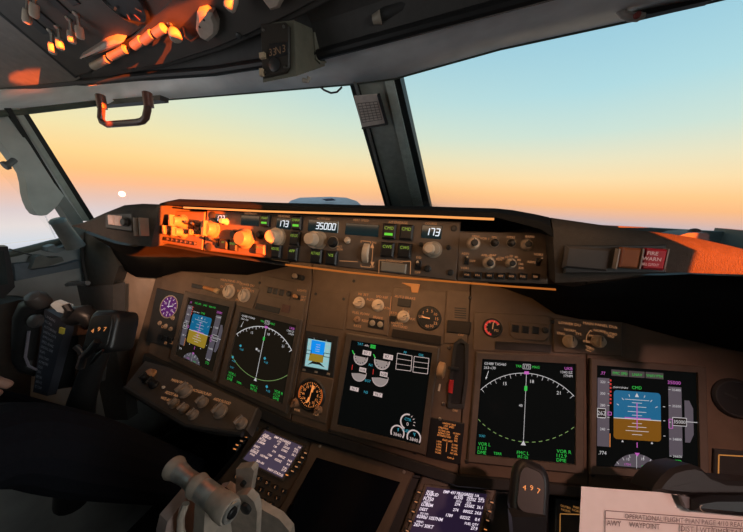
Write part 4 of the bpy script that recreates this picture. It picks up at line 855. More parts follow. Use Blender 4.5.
rows0 = [('EMP PROGRESS', .30, .94, .055, 'l'), ('1/4', .92, .94, .05, 'l'), ('FROM', .05, .89, .04, 'l'), ('XABUD', .02, .84, .06, 'l'), ('ALT', .05, .78, .04, 'l'), ('FL350', .02, .72, .06, 'l'), ('LUBEM', .02, .63, .055, 'l'), ('DEST', .02, .47, .055, 'l'), ('TO T/D', .05, .38, .04, 'l'), ('0200Z', .02, .31, .06, 'l'), ('WIND', .05, .22, .04, 'l'), ('1057NM', .28, .31, .05, 'l'), ('263~/30', .28, .13, .05, 'l'),
    ('DTG', .42, .86, .04, 'l'), ('ETA', .62, .87, .04, 'l'), ('FUEL', .97, .86, .04, 'r'), ('31', .46, .79, .05, 'l'), ('2323Z', .62, .79, .05, 'l'), ('27.5', .98, .79, .05, 'r'), ('138', .42, .69, .05, 'l'), ('2358Z', .62, .69, .05, 'l'), ('26.1', .98, .69, .05, 'r'), ('274', .46, .55, .05, 'l'), ('0002Z', .64, .51, .055, 'l'), ('24.8', .98, .50, .05, 'r'), ('1789', .42, .41, .05, 'l'), ('0323Z', .62, .38, .055, 'l'), ('8.4', .98, .40, .05, 'r'), ('FUEL', .98, .28, .04, 'r'), ('27.9', .98, .21, .05, 'r'), ('NAV STATUS', .98, .07, .055, 'r')]
mC0 = M('mauve_lit_screen', (.02, .015, .03), emit=.075, ecol=(.72, .52, .85)); mC1 = M('dim_violet_screen', (.01, .006, .02), emit=.028, ecol=(.55, .3, .9))
T = cdu("captain's data entry unit, small mauve screen of pink text behind the white thrust lever", ((265.6, 430.3), (302.9, 446.3), (243.8, 458.9), (282.7, 478.4)), mC0,
    [(259, 420), (320, 445), (291, 505), (270, 512), (216, 482), (236, 458)], [(255.5, 428.5, 0), (251, 432.6, 0), (246.7, 436.8, 1), (242.3, 441, 0), (238, 445, 1), (235.6, 449, 1)], [(306, 453, 0), (303, 457.5, 0), (300, 462, 0), (297, 466.6, 0), (293, 471, 0), (287.6, 474.8, 1)], rows0, M('entry_text_pink', (.1, .1, .1), emit=.8, ecol=(1, .70, .62)))
for r in range(5):
    for c in range(6):
        x, y = 243+c*8.2-r*6.2, 470+c*4.2+r*6.6
        u0, u1, v0, v1 = rect(KF, x, y, 5, 4); k = T.part('letter_key', MB().box(u0, u1, v0, v1, -.002, .003, .0006), mBLACK)
        T.part('key_mark', MB().text('ABCDEFGHIJKLMNOPQRSTUVWXYZ/0.-'[r*6+c], (u0+u1)/2, (v0+v1)/2, (v1-v0)*.6, .0032), mORGD, k)
brq = (514, 640)
T = cdu("first officer's data entry unit, violet screen of white text at the bottom centre", ((427, 486.5), (487, 494), (408, 536), (474, 547)), mC1,
    [(422, 475), (498, 486), (484, 540), (462, 600), (376, 600), (398, 540)], [(419-i*2.9, 492+i*9.6, 0) for i in range(5)], [(491.5-i*2.1, 502+i*9, i > 2) for i in range(5)], rows1, M('entry_text_white', (.1, .1, .1), emit=.85, ecol=(.98, .84, .98)))
T = display('unlit dark centre display on the aisle stand between the two data entry units', (317, 453.5), (404, 479), (277, 540), (372, 575), .0, M('unlit_black_glass', (.004, .005, .008), .2, spec=.3), 'centre_display', None, KF, .002)
T.part('frame', MB().prism([KF.px(*p) for p in reversed([(312, 441.5), (416, 470), (409, 484), (385, 540), (378, 585), (368, 585), (376, 535), (402, 481), (317, 456), (285, 512), (270, 545), (262, 540), (287, 497), (306, 462)])], -.01, .004, .002), M('frame_brown', (.10, .066, .042), .55))
for x, y in ((320, 446), (404, 472)): u, v = KF.px(x, y, .004); T.part('screw', MB().lathe((u, v, .004), [(.003, 0), (.002, .0015)], n=12), mKNOBG)

# ================================================================== THRUST LEVERS
mLEV = M('ivory_lever_paint', (.46, .38, .31), .5, scale=80, var=.2); mLEVM = M('worn_lever_metal', (.55, .52, .48), .35, metal=.6, scale=90, var=.3)
A = aZ(231, 512, .062); B = aZ(173, 467, .062); ax = (B-A); LN = ax.length; ax.normalize()
T = Thing('thrust_lever', 'ivory thrust lever nearest the camera with a flared roller handle worn to metal', 'lever', WF, (A.x-.03, A.y, -.02), 'thrust levers')
KR = .66; pr = [(.0165, 0), (.0185, .003), (.0185, .012), (.0165, .02), (.0160, LN*.42), (.0168, LN*.5), (.0178, LN*.53), (.0178, LN*.56), (.0135, LN*.585), (.0130, LN*.61), (.0122, LN*.75), (.0140, LN*.88), (.0180, LN*.97), (.0172, LN)]; pr = [(a*KR, b) for a, b in pr]
h_ = T.part('handle', MB().lathe(A, pr, ax, 36), mLEV)
T.part('worn_band', MB().lathe(A+ax*.022, [(.0164*KR, 0), (.0163*KR, LN*.32)], ax, 36, cap=False), mLEVM, h_, label='grey worn metal band')
T.part('worn_band', MB().lathe(A+ax*LN*.62, [(.0131*KR, 0), (.0124*KR, LN*.13), (.0143*KR, LN*.26)], ax, 36, cap=False), mLEVM, h_, label='grey worn metal band')
T.part('end_ring', MB().lathe(A-ax*.0005, [(.0145*KR, 0), (.0135*KR, -.0015), (.0095*KR, -.0015), (.009*KR, .001)], ax, 32, cap=False), mLEVM, h_)
T.part('end_button', MB().lathe(A-ax*.0, [(.0050, .0), (.0050, -.003), (.004, -.004)], ax, 24), mBLACK, h_)
mb = MB(); c0 = A+ax*(LN*.52); dn = Vector((.02, .0, -.30))
def arm(c, thick, prof):  # prof: (dy, dz) outline in the fore-aft plane, thickened along the handle axis
    m = MB(); slab(m, [c+Vector((0, y, z))-ax*thick/2 for y, z in prof], thick, ax); return m
T.part('arm', arm(A+ax*LN*.35, .016, [(-.010, .0), (.010, .0), (.016, -.03), (.016, -.26), (-.024, -.26), (-.020, -.05)]), mLEV)
T.part('arm_rib', MB().tube([A+ax*LN*.58+Vector((0, -.012, -.010)), A+ax*LN*.60+Vector((0, -.018, -.022)), A+ax*LN*.60+Vector((0, -.02, -.035)), A+ax*LN*.5+Vector((0, -.022, -.06)), A+ax*LN*.5+Vector((0, -.024, -.12))], .0035, 8), mLEV)
T.part('reverse_lever', arm(A+ax*LN*.80+Vector((0, -.005, -.03)), .014, [(-.02, .004), (.01, .008), (.022, -.01), (.02, -.06), (-.02, -.06), (-.026, -.01)]), M('pinkish_lever_paint', (.38, .28, .25), .5))
# second lever beyond it, to the right
c = aZ(236, 492, .055)
T = Thing('thrust_lever', 'ivory thrust lever right of the roller handle with an upright screw plate', 'lever', WF, (c.x+.03, c.y, -.02), 'thrust levers')
q = [aZ(*p, .058) for p in ((232, 500), (246, 487))]
def vplate(pts, y, th=.012): m = MB(); slab(m, [aY(px_, py_+5, y) for px_, py_ in pts], min(th, .008), (0, 1, 0)); return m
yy = A.y+.022
T.part('screw_plate', vplate([(236, 464), (251, 462.5), (254, 466), (250, 489), (246, 493), (236, 491)], yy+.02, .01), mLEV)
u = aY(244.5, 482, yy+.018); T.part('screw', MB().cyl(u, .003, .004, (0, -1, 0), 12), mDARK)
T.part('body', vplate([(232, 494), (240, 490), (247, 490), (254, 497), (257, 507), (256, 532), (255, 600), (229, 600), (230, 532), (226, 514)], yy, .02), mLEV)
u = aY(246.8, 507, yy-.002); T.part('pivot_bolt', MB().lathe(u, [(.0062, 0), (.0062, .003), (.0045, .004)], (0, -1, 0), 20), mDARK)
T.part('skirt', vplate([(255, 500), (263, 505), (279, 514), (290, 527), (292, 545), (280, 620), (254, 620)], yy+.012, .014), mLEV)
T.part('release_tab', vplate([(218, 484), (226, 482), (237, 490), (234, 497), (222, 494)], yy+.03, .012), M('pinkish_lever_paint', (.38, .28, .25), .5))

# ================================================================== CONTROL WHEELS
def hub(T, x, y, t, w_, h_, d_, digits, tilt, yawd, wheel=True):
    """rounded hub block facing aft with three backlit number wheels"""
    c = aT(x, y, t); r = Matrix.Rotation(math.radians(yawd), 3, 'Z') @ Matrix.Rotation(math.radians(tilt), 3, 'X')
    f = lambda a, b, k: tuple(c + r @ Vector((a, -k, b)))
    pts = []
    for cx, cz, a0 in ((w_/2-.012, h_/2-.02, 0), (-w_/2+.012, h_/2-.02, 90), (-w_/2+.010, -h_/2+.010, 180), (w_/2-.010, -h_/2+.010, 270)):
        rx, rz = (.012, .02) if cz > 0 else (.010, .010)
        pts += [(cx+rx*math.cos(math.radians(a0+q)), cz+rz*math.sin(math.radians(a0+q))) for q in range(0, 91, 18)]
    b = T.part('hub', MB(f).prism(pts, -d_, 0, .006), M('hub_black_plastic', (.016, .016, .017), .38), sm=50)
    ins = [(p[0]*.72, p[1]*.74) for p in pts]
    T.part('hub_face', MB(f).prism(ins, -.001, .0025, .001), M('hub_face_dark', (.022, .021, .020), .5), b)
    m = MB(f)
    for i, ch in enumerate(digits): m.text(ch, (-.0135+.0135*i)*w_/.072, .001+(.0022 if i != 0 else -.0005), .0098*w_/.072, .003)
    T.part('number_wheel', m, M('number_orange', (.4, .15, .05), emit=.75, ecol=(1, .36, .10)), b)
    return c, r, f
T = Thing('control_wheel', "captain's black control wheel at the left with a written checklist plate", 'control wheel', WF, aT(80, 390, .5)-Vector((0, 0, .35)), 'control wheels')
c, r, f = hub(T, 100, 331, .48, .052, .074, .05, '497', -28, 22)
mY = M('control_wheel_black', (.018, .018, .019), .4); mYB = M('control_wheel_steel', (.30, .33, .36), .3, metal=1)
def tpts(l, t): return [aT(x, y, t+k*.01) for k, (x, y) in enumerate(l)]
T.part('column', MB().tube([aT(100, 350, .52), aT(90, 375, .52), aT(82, 400, .53), aT(76, 440, .56), aT(72, 500, .62)], [.017, .018, .021, .026, .03], 16), mY)
T.part('fork', MB().tube([aT(98, 341, .47), aT(89, 352, .47), aT(83, 357, .47), aT(80, 368, .47)], .006, 10), mYB)
T.part('fork', MB().tube([aT(76, 346.5, .47), aT(80, 350, .47), aT(84, 356, .47)], .005, 10), mYB)
T.part('edge_trim', MB().tube([aT(103, 350, .462), aT(97, 356, .464), aT(91, 364, .47)], [.002, .003, .002], 8), mYB)  # steel bead stands in for a highlight line on the wheel
# checklist plate between the horns
t_ = .53; Pq = [aT(*p, t_) for p in ((44.5, 309), (67, 322), (47, 396), (33, 392))]
T.part('checklist_plate', slab(MB(), Pq, .012, (.3, 1, -.3)), M('checklist_blue_black', (.03, .033, .045), .45))
X = (Pq[1]-Pq[0]); Y = (Pq[3]-Pq[0]); nn = X.cross(Y).normalized()
if nn.dot(EYE-Pq[0]) < 0: nn = -nn
fm = lambda a, b, k: tuple((Pq[0]*(1-a)+Pq[1]*a)*(1-b) + (Pq[3]*(1-a)+Pq[2]*a)*b + nn*(.0012+k))
w = MB(fm); lines = ['LANDING', 'RECALL', 'AUTOBRAKE', 'LANDING DATA', 'APPROACH', 'SPEED BRAKE', 'LANDING GEAR', 'FLAPS', 'ENG START', 'ALTIMETERS', 'LOGO', 'TAXI', 'BEFORE', 'ANTI-ICE', 'FLT CONT']
for i, s_ in enumerate(lines): w.add(*(lambda vs, fs, wd: ([(.12+x*.10*min(1, 6.2/wd), .08+i*.061-y*.045, 0) for x, y in vs], fs))(*text_geo(s_)))
T.part('checklist_text', w, M('checklist_text_grey', (.32, .34, .40), .6))
T.part('clip', slab(MB(), [aT(*p, .50) for p in ((50, 305), (55, 301), (68, 306), (65, 314), (57, 311.5))], .008, (0, 1, 0)), M('pale_clip', (.45, .50, .52), .35))
T.part('clip_spring', MB().tube([aT(66, 305, .5), aT(69, 310, .5), aT(67, 316, .505)], .006, 8), mY)
T.part('horn', MB().tube([aT(40, 303, .54), aT(33, 307, .54), aT(28, 318, .54), aT(26.5, 338, .54), aT(25.5, 358, .55), aT(29, 366, .55), aT(40, 371, .56)], [.017, .02, .02, .019, .018, .015, .012], 14), mY)
T.part('horn_edge', MB().tube([aT(29, 331, .515), aT(27, 345, .515), aT(25.3, 357, .52), aT(29, 366, .525), aT(37, 370, .53)], .0022, 6), M('horn_edge_grey', (.22, .2, .24), .35))
T.part('horn_cap', MB().lathe(aT(38, 300, .53), [(.001, .017), (.012, .014), (.017, .004), (.015, -.012)], (.2, -.5, .8), 20), M('horn_cap_dark', (.05, .048, .046), .45))
T.part('trim_switch', MB().lathe(aT(37, 321, .52), [(.013, 0), (.012, .006), (.004, .009)], (.3, -.8, .4), 18), M('horn_switch', (.06, .055, .055), .4))
T.part('horn', MB().tube([aT(70, 320, .52), aT(76, 315, .52), aT(84, 314, .52), aT(90, 318, .52), aT(92, 326, .52)], [.014, .018, .018, .016, .012], 14), mY)
T.part('inner_plate', slab(MB(), [aT(*p, .55) for p in ((71, 324), (90, 325), (90, 334), (72, 336))], .01, (0, 1, 0)), M('inner_plate_brown', (.13, .07, .045), .5))
u = [aT(*p, .523) for p in ((59.5, 327.5), (63.5, 329), (62.5, 334.5), (58.5, 333))]; T.part('tag', slab(MB(), u, .003, (0, 1, 0)), M('yellow_tag', (.45, .42, .06), .5))
T.part('centre_box', slab(MB(), [aT(*p, .56) for p in ((66, 318), (80, 318), (74, 385), (54, 390))], .05, (.2, 1, -.4)), M('column_box_dark', (.020, .019, .018), .6))
T = Thing('control_wheel', "first officer's black control wheel hub showing 497, standing in front of the map display", 'control wheel', WF, aT(528, 520, .34)-Vector((0, 0, .3)), 'control wheels')
c, r, f = hub(T, 531, 491, .32, .038, .062, .045, '497', -48, -12)
T.part('column', MB().tube([aT(529, 512, .335), aT(529, 532, .345), aT(529, 560, .38), aT(529, 640, .5)], [.019, .019, .022, .026], 18), mY)
T.part('column_cover', slab(MB(), [aT(*p, .30) for p in ((512, 517), (546, 517), (545, 545), (514, 545))], .02, (0, 1, -.6)), mY)

# lit switch module below, between hub and paper
T = Thing('lit_switch_module', 'small dark module with an amber outline left of the flight plan sheet', 'switches', KF, KF.px(567, 515))
T.part('plate', plate(KF, [(556, 498), (600, 502), (600, 560), (556, 560)], -.03, -.002), mDARK)
w = MB(); q = [KF.px(*p) for p in ((560, 545), (560.5, 514), (592, 515))]
for a, b in zip(q, q[1:]): w.line(a, b, .0012, -.001)
for i, (s_, x, y) in enumerate((('OUTBD', 566, 507), ('INBD', 577, 507.6), ('NORM', 566, 510.6), ('NORM', 577, 511))): w.text(s_, *KF.px(x, y), .003, -.001)
T.part('outline', w, M('amber_outline', (.3, .15, .03), emit=.3, ecol=(1, .45, .12)))

# ================================================================== FLIGHT PLAN SHEET AND ITS CLIP
o = aT(660, 510, .30); NF = leanF(o, 38); NF = Frame(o, (1, .12, .0), (-.12*math.sin(math.radians(38)), math.sin(math.radians(38)), math.cos(math.radians(38))))
T = Thing('flight_plan_sheet', 'white flight plan sheet with a printed table under the black clip', 'paper', NF, NF.px(660, 520))
g = quadmap(NF, (581.5, 486.5), (755, 499), (578, 560), (765, 578)); n_ = 10; vs = []; fs = []
for jj in range(5):
    for i in range(n_+1): q = g(i/n_, 1-jj/4); vs.append((q[0], q[1], .0012*math.sin(i*.6)))
for jj in range(4):
    for i in range(n_): a = jj*(n_+1)+i; fs.append((a, a+1, a+n_+2, a+n_+1))
m = MB(); m.add(vs, fs); k = len(vs); m.add([(x, y, z-.0008) for x, y, z in vs], [tuple(reversed(q)) for q in fs])
T.part('paper', m, M('white_paper', (.80, .76, .74), .8, var=.03))
w = MB(); Z = .0022
def NP(x, y): return NF.px(x, y)
w.line(NP(604.3, 509.8), NP(760, 521.4), .0008, Z).line(NP(604.3, 509.8), NP(602.6, 560), .0008, Z).line(NP(604.1, 517.4), NP(760, 529.4), .0008, Z)
for x0, y0, x1 in ((680.2, 523.4, 679), (695, 524.5, 694), (710, 525.7, 709.3), (724.5, 526.7, 724.2), (738, 527.7, 738)): w.line(NP(x0, y0), NP(x1, y0+40), .0007, Z)
g2 = quadmap(NF, (604.3, 509.8), (760, 521.4), (604.1, 517.4), (760, 529.4)); w2 = MB(lambda a, b, h: (*g2(a, b)[:2], Z+h)); w2.text('OPERATIONAL FLIGHT PLAN PAGE 4/10 READ LAST', .13, .48, .62, 0, 'l', asp=.049, mw=.86)
g3 = quadmap(NF, (604.1, 517.4), (760, 529.4), (604, 526), (760, 538)); w3 = MB(lambda a, b, h: (*g3(a, b)[:2], Z+h))
for s_, a in (('AWY', .01), ('WAYPOINT', .16), ('DIST', .495), ('WT', .615), ('TIME', .69), ('ETA', .785), ('F/L', .875)): w3.text(s_, a, .5, .62, 0, 'l', asp=.047, mw=.2)
for s_, a in (('REMG', .495), ('TT', .62), ('ACTT', .69), ('ATA', .785)): w3.text(s_, a, -.45, .62, 0, 'l', asp=.047, mw=.2)
ink = M('grey_ink', (.20, .15, .15), .7); w.V += w2.V; k = len(w.V)-len(w2.V); w.F += [tuple(i+k for i in q) for q in w2.F]; k = len(w.V); w.V += w3.V; w.F += [tuple(i+k for i in q) for q in w3.F]
T.part('printed_table', w, ink)
cl = Thing('paper_clip', 'black humped clip holding the flight plan sheet at the lower right', 'clip', NF, NF.px(705, 490))
cl.part('jaw', MB().prism([NF.px(*p) for p in reversed([(681, 495), (700, 492), (745, 492), (800, 496), (800, 518), (745, 512.5), (712, 509.5), (681, 506.5)])], .003, .016, .004), M('clip_black', (.010, .010, .011), .4))
mm = MB(); base = [(650, 490), (653, 484), (660, 475), (668, 468), (678, 465), (689, 463.5), (698, 467), (706, 474), (720, 479.5), (743, 480.5), (800, 484), (800, 500), (745, 495), (690, 495), (668, 493)]
cl.part('hump', MB().prism([NF.px(*p) for p in reversed(base)], -.03, .006, .004), M('clip_hump', (.014, .0125, .012), .5))
cl.part('strap', slab(MB(), [fp(NF, p, .008) - NF.o + Vector((0, 0, 0)) for p in ()] or [Vector((0, 0, 0))]*0 or [Vector((*NF.px(*p), .006)) for p in ((672, 492), (681, 494), (682, 505), (678, 505))], .004, (0, 0, 1)), M('strap_grey', (.10, .095, .10), .5))
u, v = NF.px(688.5, 503); cl.part('slot_mark', MB().arc((u, v), .0022, .003, 90, 280, .0165), mKNOBG)
# ================================================================== OVERHEAD PANEL
oh = Thing('overhead_panel', 'overhead switch panel at the top left with cream toggles and orange-lit landing light switches', 'overhead panel', OF, OF.px(140, 30))
oh.part('base_plate', MB().prism([OF.px(*p) for p in ((-60, -60), (-60, 92), (0, 90.5), (88, 82), (172, 67), (222, 52), (262, 35), (296, 20), (340, -2), (360, -14), (400, -60))], -.02, -.004, .002), M('overhead_dark_base', (.042, .035, .030), .6))
oh.part('switch_plate', MB().prism([OF.px(*p) for p in ((-30, -14), (76, 76), (90, 72.5), (120, 42), (134, 34), (190, -6), (250, -60), (-40, -60))], -.004, .002, .002), mOHP)
oh.part('light_switch_plate', MB().prism([OF.px(*p) for p in ((91.5, 73), (168, 63), (214, 48), (254, 31), (288, 15), (315, 0), (280, -60), (200, -30), (134, 35), (121, 43))], -.004, .003, .002), mOHP)
oh.part('side_lining', MB().prism([OF.px(*p) for p in ((-60, -40), (-60, 90), (0, 88.5), (74, 81.5), (80, 79), (-30, -13))], -.004, -.0005, .001), M('liner_brown_grey', (.20, .17, .15), .65))
oh.part('edge_trim', MB().tube([(*OF.px(*p), -.002) for p in ((-30, -12), (40, 46), (76, 77))], .006, 8), mDARK)
def htoggle(x0, y0, x1, y1, Lh=.034, r=.0065, m=mTIP):
    a = (*OF.px(x0, y0), 0); b = (*OF.px(x1, y1, Lh), Lh); A_, B_ = Vector(a), Vector(b); d = (B_-A_)
    s_ = oh.part('switch', MB().lathe(A_, [(.0055, 0), (.0055, .004), (.0035, .006)], (0, 0, 1), 16), mSTEEL)
    oh.part('stem', MB().tube([A_, A_+d*.62], .0026, 10), mSTEEL, s_)
    n = d.normalized(); oh.part('tip', MB().lathe(A_+d*.55, [(r*.85, 0), (r, d.length*.12), (r, d.length*.42), (r*.8, d.length*.5), (r*.3, d.length*.53)], n, 18), m, s_)
for x0, y0, x1, y1 in ((28, -6, 27, 22), (35, -12, 34, 16), (51, 30, 53, 53), (58, 26, 60.5, 48.5), (69.5, 18, 72.2, 42), (77, 13, 80.3, 37.5)): htoggle(x0, y0, x1, y1)
for x, y in ((45.5, 18), (60, 5), (70, -4), (38, 24)): u0, u1, v0, v1 = rect(OF, x, y, 9, 9); oh.part('dark_window', MB().box(u0, u1, v0, v1, .001, .005, .001), mBLACK)
u, v = OF.px(122, -4); R = OF.size(122, -4, 36, 4)[0]/2
d_ = oh.part('dial', MB().lathe((u, v, .0), [(R*1.1, 0), (R*1.1, .008), (R, .010), (R*.96, .006)], n=40), mBLACK)
w = MB(); [w.line(pol((u, v), R*.6, a), pol((u, v), R*.85, a), R*.08, .0105) for a in range(0, 360, 40)]; oh.part('dial_marks', w, M('dial_orange_paint', (.35, .12, .05), .6), d_)
oh.part('switch_guard', MB().prism([OF.px(*p, .01) for p in ((81, 55.5), (86, 56.5), (121, 43), (125.5, 38.5), (116, 37), (106, 40))], .002, .022, .004), M('pale_guard_plastic', (.36, .32, .28), .5))
mCAP = M('cream_ribbed_cap', (.34, .26, .18), .45)
for x0, y0, x1, y1, rib in ((92, 67, 109, 58.5, 1), (109.5, 57.5, 127, 48.5, 1), (133, 46.5, 142.5, 39.5, 0), (143, 41.5, 153, 33.5, 0), (155, 34, 164.5, 27.5, 0)):
    a = Vector((*OF.px(x0, y0, .02), .02)); b = Vector((*OF.px(x1, y1, .02), .02)); d = b-a; r = .0075; prof = [(r*.6, 0)]
    n = 13 if rib else 2
    for i in range(n): k = (.08+.84*i/(n-1)); prof.append((r*(1 if i % 2 == 0 or not rib else .86), d.length*k))
    prof.append((r*.6, d.length)); s_ = oh.part('landing_light_switch', MB().lathe(a, prof, d.normalized(), 18), mCAP)
    oh.part('stem', MB().tube([a+d*.5, Vector(((a+d*.5).x, (a+d*.5).y, 0))], .003, 8), mSTEEL, s_)
htoggle(171, 24, 176, 38, .030, .010); htoggle(240, -22, 229, 8, .034, .009)
oh.part('wire', MB().tube([(*OF.px(*p), k) for p, k in (((184, 26), .003), ((188, 33), .012), ((194, 36), .014), ((200, 34), .006))], .0018, 8), M('wire_brown', (.16, .08, .05), .5))
def blockknob(pts, w1, m):
    return oh.part('selector', MB().prism([OF.px(*p, w1) for p in pts], .0, w1, .005), m)
mSEL = M('selector_cream', (.42, .34, .28), .5)
k = blockknob([(196, 14), (195, 31), (199, 39), (207, 43.5), (216, 36), (216.5, 26), (212, 15), (204, 12)], .02, mSEL)
for x, y in ((204, 20), (199.5, 27)): u, v = OF.px(x, y, .0201); oh.part('screw', MB().lathe((u, v, .02), [(.002, 0), (.0016, .001)], n=10), mDARK, k)
blockknob([(258, -8), (262, 2), (270, 12.5), (279, 10), (283, 2), (284, -14), (270, -20)], .02, mSEL)
u, v = OF.px(239, 35.5, .003); oh.part('screw', MB().lathe((u, v, .003), [(.0055, 0), (.0055, .002), (.004, .003)], n=16), mDARK)
for s_, x, y in (('LANDING', 118, 63), ('RUNWAY', 150, 46), ('TAXI', 168, 40), ('LOGO', 190, 22)): u, v = OF.px(x, y); oh.part('legend', MB().text(s_, u, -v, .005, .0034) if 0 else MB(lambda a, b, k: (a, b, k)).text(s_, u, v, .005, .0034), mDARK)
# ================================================================== STANDBY COMPASS, GRAB HANDLE, PLACARD ON POST
mOLV = M('olive_compass_case', (.16, .15, .11), .5)
T = Thing('standby_compass', 'olive standby compass box hanging from the windscreen header', 'compass', WF, aY(293, 30, .05))
yf, yb = .015, .095
F4 = [aY(*p, yf) for p in ((261.5, 24), (294, 20), (296.5, 76), (263, 82.5))]; Bk = [aY(*p, yb) for p in ((322, 33), (325, 66))]
B4 = [aY(296, 36, yb), Bk[0], Bk[1], aY(297, 72, yb)]
m = MB(); m.add([tuple(p) for p in F4+B4], [(0, 1, 2, 3), (7, 6, 5, 4), (0, 1, 5, 4), (1, 2, 6, 5), (2, 3, 7, 6), (3, 0, 4, 7)]); T.part('case', m, mOLV)
CF = Frame(F4[0], (F4[1]-F4[0]), (F4[0]-F4[3])) if False else Frame(Vector((0, yf, 0)), (1, 0, 0), (0, 0, 1))
def cf(pts, w0, w1, ch=0): return MB(lambda a, b, k: (a, yf-k, b)).prism([CF.px(*p) for p in reversed(pts)], w0, w1, ch)
T.part('face_plate', cf([(262.5, 26), (287, 24), (291, 28), (291, 68), (287, 74), (264.5, 79)], 0, .006, .0015), M('compass_face', (.035, .028, .022), .45))
T.part('card_window', cf([(271.5, 46), (289.5, 44), (290.5, 56), (272, 61.5)], .005, .008, .001), mBLACK)
w = MB(lambda a, b, k: (a, yf-k, b)); [w.text(s_, *CF.px(x, y), .011, .0085) for s_, x, y in (('33', 275.5, 54.5), ('N', 281, 52.8), ('3', 286.8, 51))]; T.part('compass_card', w, M('card_figures', (.30, .18, .10), .5))
u = CF.px(276.8, 66.6); T.part('adjuster', MB(lambda a, b, k: (a, yf-k, b)).lathe((u[0], u[1], .005), [(.011, 0), (.011, .003), (.008, .005)], n=24), mDARK)
for x, y in ((265.5, 32), (286, 29), (267, 74), (287, 69)): u = CF.px(x, y); T.part('screw', MB(lambda a, b, k: (a, yf-k, b)).lathe((u[0], u[1], .005), [(.003, 0), (.002, .003)], n=10), mSTEEL)
T.part('clip', cf([(263, 56), (268, 55), (268.5, 60.5), (263.5, 61.5)], .004, .012, .001), M('painted_sunlit_spot', (.55, .4, .25), .5)); T.part('clip', cf([(263, 71), (266.5, 71), (266.5, 78), (263.5, 78.5)], .004, .012, .001), M('painted_sunlit_spot', (.55, .4, .25), .5))  # pale pieces whose colour stands for sunlit spots on the left edge
# side plate with two screws on the box's right flank
Sx = lambda a, b: F4[1]*(1-a)*(1-b)+B4[1]*a*(1-b)+F4[2]*(1-a)*b+B4[2]*a*b
nn = (B4[1]-F4[1]).cross(F4[2]-F4[1]).normalized(); nn = nn if nn.dot(EYE-F4[1]) > 0 else -nn
pl_ = T.part('side_plate', slab(MB(), [Sx(*p)+nn*.0005 for p in ((.60, .10), (.97, .06), (1.0, .92), (.78, .90), (.62, .75))], .004, nn), M('olive_plate', (.20, .185, .14), .5))
for a, b in ((.68, .68), (.90, .78)): T.part('screw', MB().lathe(Sx(a, b)+nn*.004, [(.004, 0), (.004, .001), (.002, .002)], nn, 12), mDARK, pl_)
T.part('lever', MB().tube([aY(303, 80, .06), aY(308, 81, .06), aY(309, 77, .06)], .004, 8), M('lever_cream', (.5, .42, .34)))
T.part('mount', MB().add([tuple(p) for p in (F4[0]+Vector((0, .02, -.002)), F4[1]+Vector((0, .0, -.002)), B4[1], B4[0], aY(262, 6, .03), aY(300, 0, .03), aY(330, 6, .12), aY(268, 10, .12))], [(0, 1, 2, 3), (7, 6, 5, 4), (0, 1, 5, 4), (1, 2, 6, 5), (2, 3, 7, 6), (3, 0, 4, 7)]), mDARK)

yh = .035; hp = [aY(*p, yh) for p in ((101.5, 103), (101.5, 110), (101, 118), (102.5, 122), (107, 124.6), (122, 123.5), (137, 122.3), (142.5, 121), (145.8, 117.5), (147.5, 110), (148.2, 101))]
T = Thing('grab_handle', 'dark red-brown U-shaped grab handle hanging below the windscreen header', 'handle', WF, (hp[0].x, yh, hp[0].z))
T.part('bar', MB().tube(hp, .0072, 12), M('handle_red_brown', (.12, .055, .04), .35, spec=.6))
for p in (hp[0], hp[-1]): T.part('mount', MB().cyl(p+Vector((0, 0, -.012)), .0095, .03, (0, 0, 1), 18, .002), M('handle_mount_brown', (.16, .07, .05), .4))
T.part('back_bracket', slab(MB(), [aY(*p, .06) for p in ((93, 101), (160, 95), (160, 100), (94, 106))], .02, (0, 1, 0)), mDARK)

P = [aY(x, y, .2+(y-82)/123*.6*.0+.02) for x, y in ((354.5, 95.5), (377.5, 93.5), (385.5, 122), (362, 126))]
def onpost(x, y, off=-.008):
    a = aY(365, 80, .2); b = aY(403, 210, .8); t = Vector((1, 0, 0)); n = t.cross(b-a).normalized(); n = n if n.dot(EYE-a) > 0 else -n
    return hit(x, y, a+n*.008, n), n
Q = [onpost(*p)[0] for p in ((354.5, 95.5), (377.5, 93.5), (385.5, 122), (362, 126))]; n = onpost(0, 0)[1]
T = Thing('correction_placard', 'small printed correction card in a holder on the centre window post', 'placard', WF, Q[3])
T.part('card', slab(MB(), Q, .004, n), M('card_pinkish', (.74, .64, .57), .6))
fq = lambda a, b, k: tuple((Q[0]*(1-a)+Q[1]*a)*(1-b)+(Q[3]*(1-a)+Q[2]*a)*b + n*(.0045+k))
w = MB(fq); [w.line((.08, b), (.92, b), .02, 0) for b in [.2+.09*i for i in range(8)]]; [w.line((a, .2), (a, .83), .02, 0) for a in (.08, .25, .42, .59, .76, .92)]
w.text('N', .2, .93, -.06, 0) if 0 else None; T.part('printed_grid', w, M('card_ink', (.20, .16, .14), .7))
T.part('holder', MB(fq).tube([(1.02, .0, .0), (1.06, .5, .0), (1.04, 1.02, .0), (.5, 1.04, 0), (.0, 1.03, 0)], .05, 6) if False else slab(MB(), [Q[1], Q[1]+Vector((.006, 0, 0)), Q[2]+Vector((.008, 0, -.003)), Q[3]+Vector((0, 0, -.004)), Q[3], Q[2]], .006, n), mDARK)
